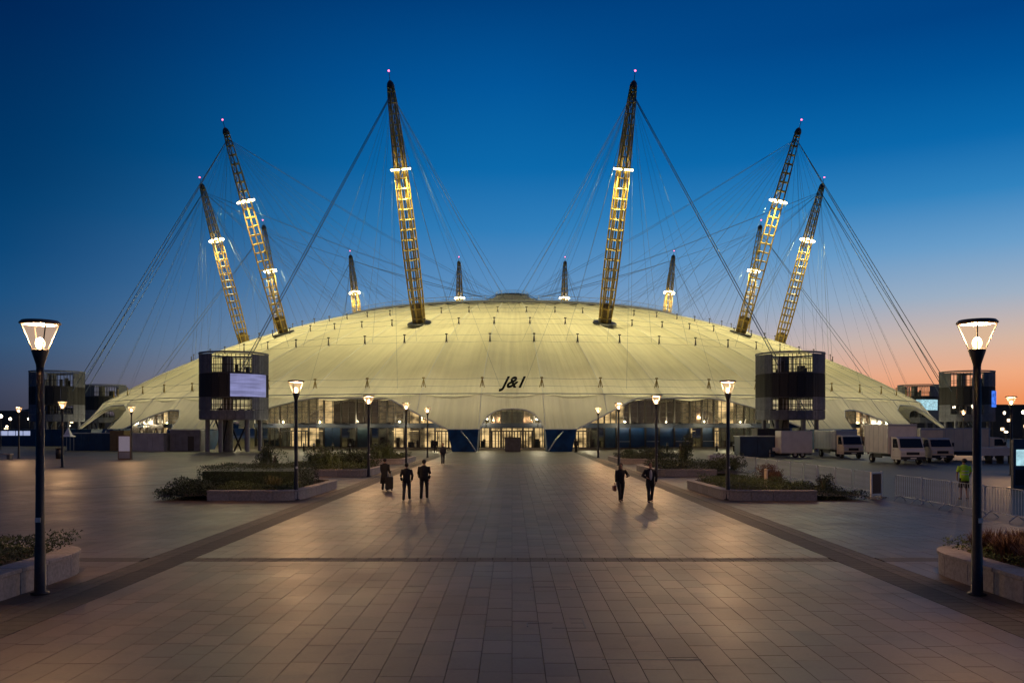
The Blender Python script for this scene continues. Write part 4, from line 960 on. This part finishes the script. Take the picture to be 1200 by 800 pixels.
T = thing('litter_bin', 'dark litter bin beside the lamp below the far left tower', 'bin', at(-531,86)); MB().lathe([(.02,0),(.28,0),(.32,.85),(.22,.95),(.02,.97)],14).build('body',M['dark'],T,True); MB().lathe([(.2,.96),(.34,.98),(.30,1.08),(.02,1.14)],14).build('lid',M['black'],T,True)
T = thing('stone_bench', 'low dark stone bench at the far left picture edge', 'bench', at(-597,85)); MB().box((0,0,.48),(1.9,.6,.14)).build('seat',M['stone'],T,bevel=.02)
for x in (-.7,.7): MB().box((x,0,.2),(.3,.5,.4)).build('support',M['core'],T)
T = thing('peaked_tent', 'small white peaked tent beside the dark navy kiosks', 'tent', at(-520,113))
MB().lathe([(1.0,1.9),(.55,2.15),(.05,3.1)],4,a0=pi/4,a1=pi/4+2*pi).build('canopy',M['tent'],T)
for a in range(4): MB().tube([(.68*cos(pi/4+a*pi/2),.68*sin(pi/4+a*pi/2),0),(.68*cos(pi/4+a*pi/2),.68*sin(pi/4+a*pi/2),1.95)],.03,5).build('leg',M['steel'],T)
T = thing('concrete_block', 'pale grey concrete block at the far end of the barrier line', 'block', (17.9,75,0)); MB().box((0,0,.38),(1.25,.7,.76)).build('body',M['grey'],T,bevel=.04); MB().box((0,0,.79),(.5,.12,.08)).build('lifting_eye',M['dark'],T)
bo = None
for i, px in enumerate((-244,-232,-210,-190,-160,75,197,182,240,260)):
    if bo is None:
        bo = thing('bollard', '', 'bollard', at(px,112), 0, 'dark bollards before the glass facade'); MB().lathe([(.02,0),(.13,0),(.12,1.0),(.08,1.08),(.02,1.1)],12).build('post',M['dark'],bo,True); MB().lathe([(.125,.8),(.135,.8),(.135,.9),(.125,.9)],12).build('band',M['steel'],bo)
    else: dup(bo, '', loc=at(px,112+random.uniform(-1,1)))
for o in list(bpy.data.objects):
    if o.name.startswith('bollard'): o['label'] = 'dark waist high bollard standing before the glass facade'
# far hills and buildings
def far_building(label, x0, x1, y, h, d, nwin, seed, wm='e_far'):
    rnd = random.Random(seed); T = thing('far_building', label, 'building', ((x0+x1)/2, y, 0)); w = x1-x0
    MB().box((0,d/2,h/2),(w,d,h)).build('wall', M['farwall'], T); MB().box((w*.1,d/2,h+.6),(w*.3,d*.4,1.2)).build('roof_plant', M['farwall'], T)
    for k in range(nwin): MB().box((rnd.uniform(-w*.46,w*.46),-.05,rnd.uniform(.2,.85)*h),(1.1,.1,.8)).build('window', M[wm], T)
far_building('dark low building block on the right horizon beneath the sunset', 205, 300, 380, 12.2, 30, 6, 1)
far_building('dark shed roofline on the right behind the cream lorries', 92, 172, 240, 8.5, 25, 8, 2)
far_building('dark building between the right far tower and the dome edge', 130, 156, 300, 9.0, 20, 4, 6)
far_building('dark low terrace on the far left horizon', -260, -190, 330, 9.5, 20, 6, 3)
far_building('dark low depot behind the far left tower', -170, -118, 240, 6.5, 20, 6, 4)
mb = MB(); n = 60
for k in range(n+1):
    x = -2600+5200*k/n; h = 30+22*sin(k*.5)+14*sin(k*1.3+1); mb.v += [(x,2300,-1),(x,2400,max(8,h)),(x,2700,-1)]
mb.f = [(k*3+i, (k+1)*3+i, (k+1)*3+i+1, k*3+i+1) for k in range(n) for i in range(2)]
tag(mb.build('hills', M['hill'], None, True), 'low dark hills along the horizon', None, kind='structure')
gl = None
for px, d, z in ((-588,150,4.6),(-566,150,4.6),(-592,175,3.3),(-599,120,4.7),(-519,160,3.4),(518,170,7.2),(540,150,6.8),(563,170,5.2),(577,190,6.3),(579,120,2.5),(599,140,5.6)):
    p = at(px,d)
    if gl is None:
        gl = thing('globe_lamp', '', 'street lamp', p, 0, 'small lit lamps in the distance'); MB().tube([(0,0,0),(0,0,4.2)],.06,6).build('pole',M['post'],gl); MB().ico((0,0,4.4),.24,2).build('globe',M['e_globe'],gl,True); g = gl
    else: g = dup(gl, '', loc=p)
    g.scale = (1,1,z/4.4)
for o in list(bpy.data.objects):
    if o.name.startswith('globe_lamp'): o['label'] = 'tiny lit globe lamp in the distance beyond the forecourt edges'

# ------------------------------------------------------------ people
def skin_mesh(name, J, E, R, m, root=0, sub=1):
    me = bpy.data.meshes.new('tmp'); me.from_pydata([tuple(j) for j in J], E, []); o = bpy.data.objects.new('tmp', me); COL.objects.link(o)
    o.modifiers.new('s', 'SKIN').use_smooth_shade = True; ss = o.modifiers.new('b', 'SUBSURF'); ss.levels = sub; ss.render_levels = sub
    for i, d in enumerate(me.skin_vertices[0].data):
        r = R[i]; d.radius = r if isinstance(r, tuple) else (r, r); d.use_root = (i == root)
    bpy.context.view_layer.update(); dg = bpy.context.evaluated_depsgraph_get(); out = bpy.data.meshes.new_from_object(o.evaluated_get(dg)); out.name = name
    bpy.data.objects.remove(o); bpy.data.meshes.remove(me); out.materials.clear(); out.materials.append(m); out.polygons.foreach_set('use_smooth', [True]*len(out.polygons)); return out
class Sk:
    def __init__(s): s.J = []; s.E = []; s.R = []
    def add(s, p, r, par=None): s.J.append(Vector(p)); s.R.append(r); i = len(s.J)-1; (s.E.append((par, i)) if par is not None else None); return i
    def chain(s, pts, rs, par): 
        for p, r in zip(pts, rs): par = s.add(p, r, par)
        return par
def person(label, loc, rz, H, stride=.25, arms=((.0,.0),(.0,.0)), top='coat', legs='jeans', hair='hairblk', coatlen=0, shorts=False, wide=1.0, elbow_out=(0,0), long_hair=False, stance=0):
    """faces local -y; stride moves the legs apart along y; arms = (forward swing, elbow bend) for the right and left arm."""
    k = H/1.75; T = thing('person', label, 'person', loc, rz)
    hipz, shz = .93*k, 1.43*k; W = wide*k
    legp = {}; armp = {}
    for s, f in ((-1, 1), (1, -1)):
        y = -f*stride*k*.5; hip = Vector((s*.095*W, 0, hipz-.04*k)); ank = Vector((s*(.10*W+stance*.5), y, .085*k)); kn = (hip+ank)/2+Vector((0,-.045*k-.03*abs(y),0.01))
        toe = ank+Vector((s*.02,-.15*k,-.045*k)); heel = ank+Vector((0,.045*k,-.04*k)); legp[s] = (hip, kn, ank, toe, heel)
    for s, (sw, bend), eo in ((-1, arms[0], elbow_out[0]), (1, arms[1], elbow_out[1])):
        sh = Vector((s*.185*W, 0, shz-.02*k)); el = sh+Vector((s*(.022+eo)*k, -sin(sw)*.28*k, -cos(sw)*.28*k*(1-eo*1.2)))
        wr = el+Vector((s*(.02-eo*1.3)*k, -sin(sw+bend)*.25*k, -cos(sw+bend)*.25*k)); armp[s] = (sh, el, wr)
    def torso(S, g=0.0, neck=True):
        p = S.add((0,0,hipz), ((.135+g)*W, (.095+g)*k)); w = S.add((0,.0,hipz+.17*k), ((.125+g)*W, (.085+g)*k), p); c = S.add((0,.0,shz-.13*k), ((.155+g)*W, (.10+g)*k), w); n = S.add((0,.005*k,shz+.01*k), ((.09+g)*W, (.065+g)*k), c); return p, w, c, n
    S = Sk(); p, w, c, n = torso(S)
    nk = S.add((0,-.01*k,shz+.075*k), .052*k, n); jaw = S.add((0,-.035*k,shz+.135*k), (.062*k,.072*k), nk); hd = S.add((0,-.02*k,shz+.215*k), (.078*k,.094*k), jaw); S.add((0,-.008*k,shz+.285*k), (.060*k,.074*k), hd)
    for s in (-1,1):
        sh, el, wr = armp[s]; a = S.chain([sh, (sh+el)/2, el, (el+wr)/2, wr], [.050*k,.044*k,.037*k,.036*k,.024*k], c)
        d = (wr-el).normalized(); side = Vector((0,1,0)).cross(d).normalized() if abs(d.y) < .9 else Vector((1,0,0)); acr = Vector((0,-1,0)) - d*Vector((0,-1,0)).dot(d); acr = acr.normalized() if acr.length > .1 else Vector((0,0,1))
        palm = S.add(wr+d*.055*k, (.030*k,.020*k), a); pe = S.add(wr+d*.085*k, (.028*k,.017*k), palm)
        for j, (o_, L_) in enumerate(((-.027,.068),(-.009,.078),(.009,.072),(.027,.056))):
            b = wr+d*.095*k+acr*o_*k*-1; inn = Vector((-s,0,0)); S.chain([b, b+d*L_*.5*k+inn*.008, b+d*L_*.85*k+inn*.03*k], [.009*k,.008*k,.007*k], pe)
        t0 = wr+d*.03*k+acr*.03*k; S.chain([t0, t0+acr*.02*k+d*.035*k, t0+acr*.018*k+d*.065*k], [.010*k,.009*k,.008*k], palm)
        hip, kn, ank, toe, heel = legp[s]; a = S.chain([hip, (hip+kn)/2, kn, (kn*.6+ank*.4), ank], [.080*k,.074*k,.054*k,.052*k,.036*k], p); S.add(toe, .034*k, a)
    body = link('body', skin_mesh('body', S.J, S.E, S.R, M['skin']), T)
    # face: nose, eyes, ears
    hz = shz+.205*k
    mb = MB().ico((0,-.125*k,hz-.005*k), .017*k, 1, (.8,1,1.5)); mb.ico((0,-.105*k,hz-.055*k), .020*k, 1, (1.3,.5,.4))
    for s in (-1,1): mb.ico((s*.083*k,-.02*k,hz-.005*k), .026*k, 1, (.35,.8,1.2))
    mb.build('face_detail', M['skin'], body, True)
    for s in (-1,1): MB().ico((s*.032*k,-.108*k,hz+.02*k), .012*k, 1).build('eye', M['hairblk'], body, True)
    mb = MB().ico((0,.012*k,hz+.035*k), .105*k, 3, (.93,1.06,.98))
    keep = [i for i, v in enumerate(mb.v) if v[1] > -.055*k or v[2] > hz+.075*k]; ks = set(keep); fs = [f for f in mb.f if all(i in ks for i in f) and max(mb.v[i][2] for i in f) > hz-.045*k]
    mb.f = fs
    if long_hair: mb.ico((0,.055*k,hz-.08*k), .095*k, 2, (1.05,.6,1.75))
    mb.build('hair', M[hair], T, True)
    # clothing: closed lofts round the limbs
    def loft(mb, secs, n=14):
        vs = []
        for c_, rx, ry in secs:
            for q in range(n): a = 2*pi*q/n; vs.append(Vector(c_)+Vector((rx*cos(a)*abs(cos(a))**-.15 if abs(cos(a)) > .01 else 0, ry*sin(a), 0)))
        m = len(secs); mb.quad_add(vs, [(i*n+q, i*n+(q+1)%n, (i+1)*n+(q+1)%n, (i+1)*n+q) for i in range(m-1) for q in range(n)]+[tuple(range(n-1,-1,-1)), tuple((m-1)*n+q for q in range(n))])
    mb = MB(); loft(mb, [((0,0,hipz-.09*k), .165*W, .12*k), ((0,0,hipz), .168*W, .12*k), ((0,0,hipz+.12*k), .150*W, .11*k)])
    for s in (-1,1):
        hip, kn, ank, toe, heel = legp[s]; h2 = hip+Vector((-s*.008,0,.03*k))
        if shorts: mb.tube([h2, (hip+kn)/2, kn+Vector((0,0,.02*k))], [.105*k,.102*k,.098*k], 12)
        else: mb.tube([h2, (hip+kn)/2, kn, (kn*.5+ank*.5), ank+Vector((0,.005,-.03*k))], [.102*k,.094*k,.073*k,.068*k,.062*k], 12)
    mb.build('shorts' if shorts else 'trousers', M[legs], T, True)
    mb = MB(); lo = max(.12, coatlen)
    secs = [((0,.005,hipz-lo*k), (.185+.06*(coatlen > .3))*W, (.14+.05*(coatlen > .3))*k)]
    if lo > .2: secs.append(((0,.005,hipz-.08*k), .185*W, .135*k))
    secs += [((0,0,hipz+.10*k), .165*W, .122*k), ((0,0,hipz+.30*k), .188*W, .128*k), ((0,0,shz-.10*k), .205*W, .125*k), ((0,0,shz-.01*k), .195*W, .10*k), ((0,0,shz+.035*k), .12*W, .08*k), ((0,-.005,shz+.07*k), .065*W, .062*k)]
    loft(mb, secs, 18)
    for s in (-1,1):
        sh, el, wr = armp[s]; sh2 = sh+Vector((-s*.03*k,0,-.015*k)); e2 = el.lerp(wr,.92)
        if shorts: mb.tube([sh2, sh, (sh+el)/2, el.lerp(sh,.15)], [.05*k,.078*k,.070*k,.068*k], 12)
        else: mb.tube([sh2, sh, (sh+el)/2, el, (el+wr)/2, e2], [.05*k,.078*k,.068*k,.062*k,.056*k,.050*k], 12)
    jk = mb.build('jacket', M[top], T, True)
    for s in (-1,1):
        hip, kn, ank, toe, heel = legp[s]; S = Sk(); a = S.add(heel, .042*k); b = S.add(ank.lerp(toe,.45)+Vector((0,0,-.012)), .043*k, a); S.add(toe, .036*k, b); link('shoe', skin_mesh('shoe', S.J, S.E, S.R, M['hairblk']), T)
    return T, armp, k
B = pi  # walking away from the camera
P1, ap, _ = person('person in a long black coat, leftmost of three walkers on the left', at(-149,43.2), B-.3, 1.60, .1, ((.1,.5),(.1,.5)), 'coat', 'coat', 'hairblk', coatlen=.55, wide=1.12)
P2, _, _ = person('person in a dark jacket walking, middle of the three walkers on the left', at(-123.5,37.4), B, 1.62, .62, ((.25,.3),(-.25,.5)), 'coat', 'jeans', 'hairblk', wide=1.05, elbow_out=(.05,.05))
P3, _, _ = person('tallest of the three walkers on the left, in a black jacket', at(-103,38.0), B, 1.74, .5, ((-.2,.3),(.25,.3)), 'coat', 'coat', 'hairblk', wide=1.08, elbow_out=(.04,.04))
P4, _, _ = person('lone person walking near the left end of the dome entrance', at(-81,73.5), .2, 1.80, .3, ((.3,.3),(-.2,.3)), 'coatnavy', 'jeans', 'hairbrn')
P5, a5, k5 = person('long haired person in a dark coat carrying a russet handbag', at(127.5,36.6), 0.1, 1.64, .55, ((.05,.1),(.2,1.3)), 'coat', 'coat', 'hairbrn', coatlen=.12, elbow_out=(.02,.14), long_hair=True)
P6, a6, k6 = person('person in an open dark jacket over a pale shirt, walking', at(162,36.2), .05, 1.68, .5, ((.1,1.2),(.1,.2)), 'coat', 'coat', 'hairbrn', coatlen=.18, wide=1.1, elbow_out=(.12,.05))
MB().ico((0,-.125,1.17), .1, 2, (.62,.32,2.3)).build('shirt_front', M['shirt'], P6, True)
P7, a7, k7 = person('person in a bright yellow hi-vis vest and black shorts beyond the barriers', at(530,37.6), B, 1.80, .16, ((.1,.35),(.1,.35)), 'hivis', 'coat', 'hairblk', shorts=True, wide=1.12, elbow_out=(.06,.06), stance=.16)
for z in (1.10,1.24): MB().lathe([(.175,0),(.182,0),(.182,.04),(.175,.04),(.175,0)],20,(0,0,z)).build('reflective_band', M['tape'], P7)
P8, _, _ = person('person standing by the right blue anchor block at the entrance', at(75,106), B, 1.74, .1, top='coat', legs='coat')
P9, _, _ = person('person standing in shadow by the left blue anchor block', at(-90,105), B, 1.74, .1, top='coat', legs='coat')
for q, dd in ((P6, 0),): pass
h = P5.matrix_world if False else None
hb = Matrix.Translation(P5.location) @ Matrix.Rotation(.1, 4, 'Z') @ Vector((-.30*k5, -.03, .60))
T = thing('handbag', 'russet leather handbag held by the long haired walker', 'bag', hb, .1)
MB().box((0,0,-.02),(.13,.30,.24)).build('body', M['bagred'], T, bevel=.03)
MB().tube([(0,-.09,.10),(0,-.06,.21),(0,.06,.21),(0,.09,.10)], .010, 5).build('strap', M['bagred'], T)
T = thing('suitcase', 'black wheeled suitcase beside the long coated walker on the left', 'suitcase', at(-149,42.7)+Vector((.22,0,0)))
MB().box((0,0,.40),(.38,.25,.62)).build('shell', M['coat'], T, bevel=.04)
for x in (-.13,.13):
    MB().ico((x,0,.045),.04,1).build('wheel', M['tyre'], T); MB().tube([(x*.7,.1,.70),(x*.7,.1,.98)],.009,4).build('handle_rod', M['steel'], T)
MB().tube([(-.1,.1,.98),(.1,.1,.98)],.015,5).build('handle', M['dark'], T)
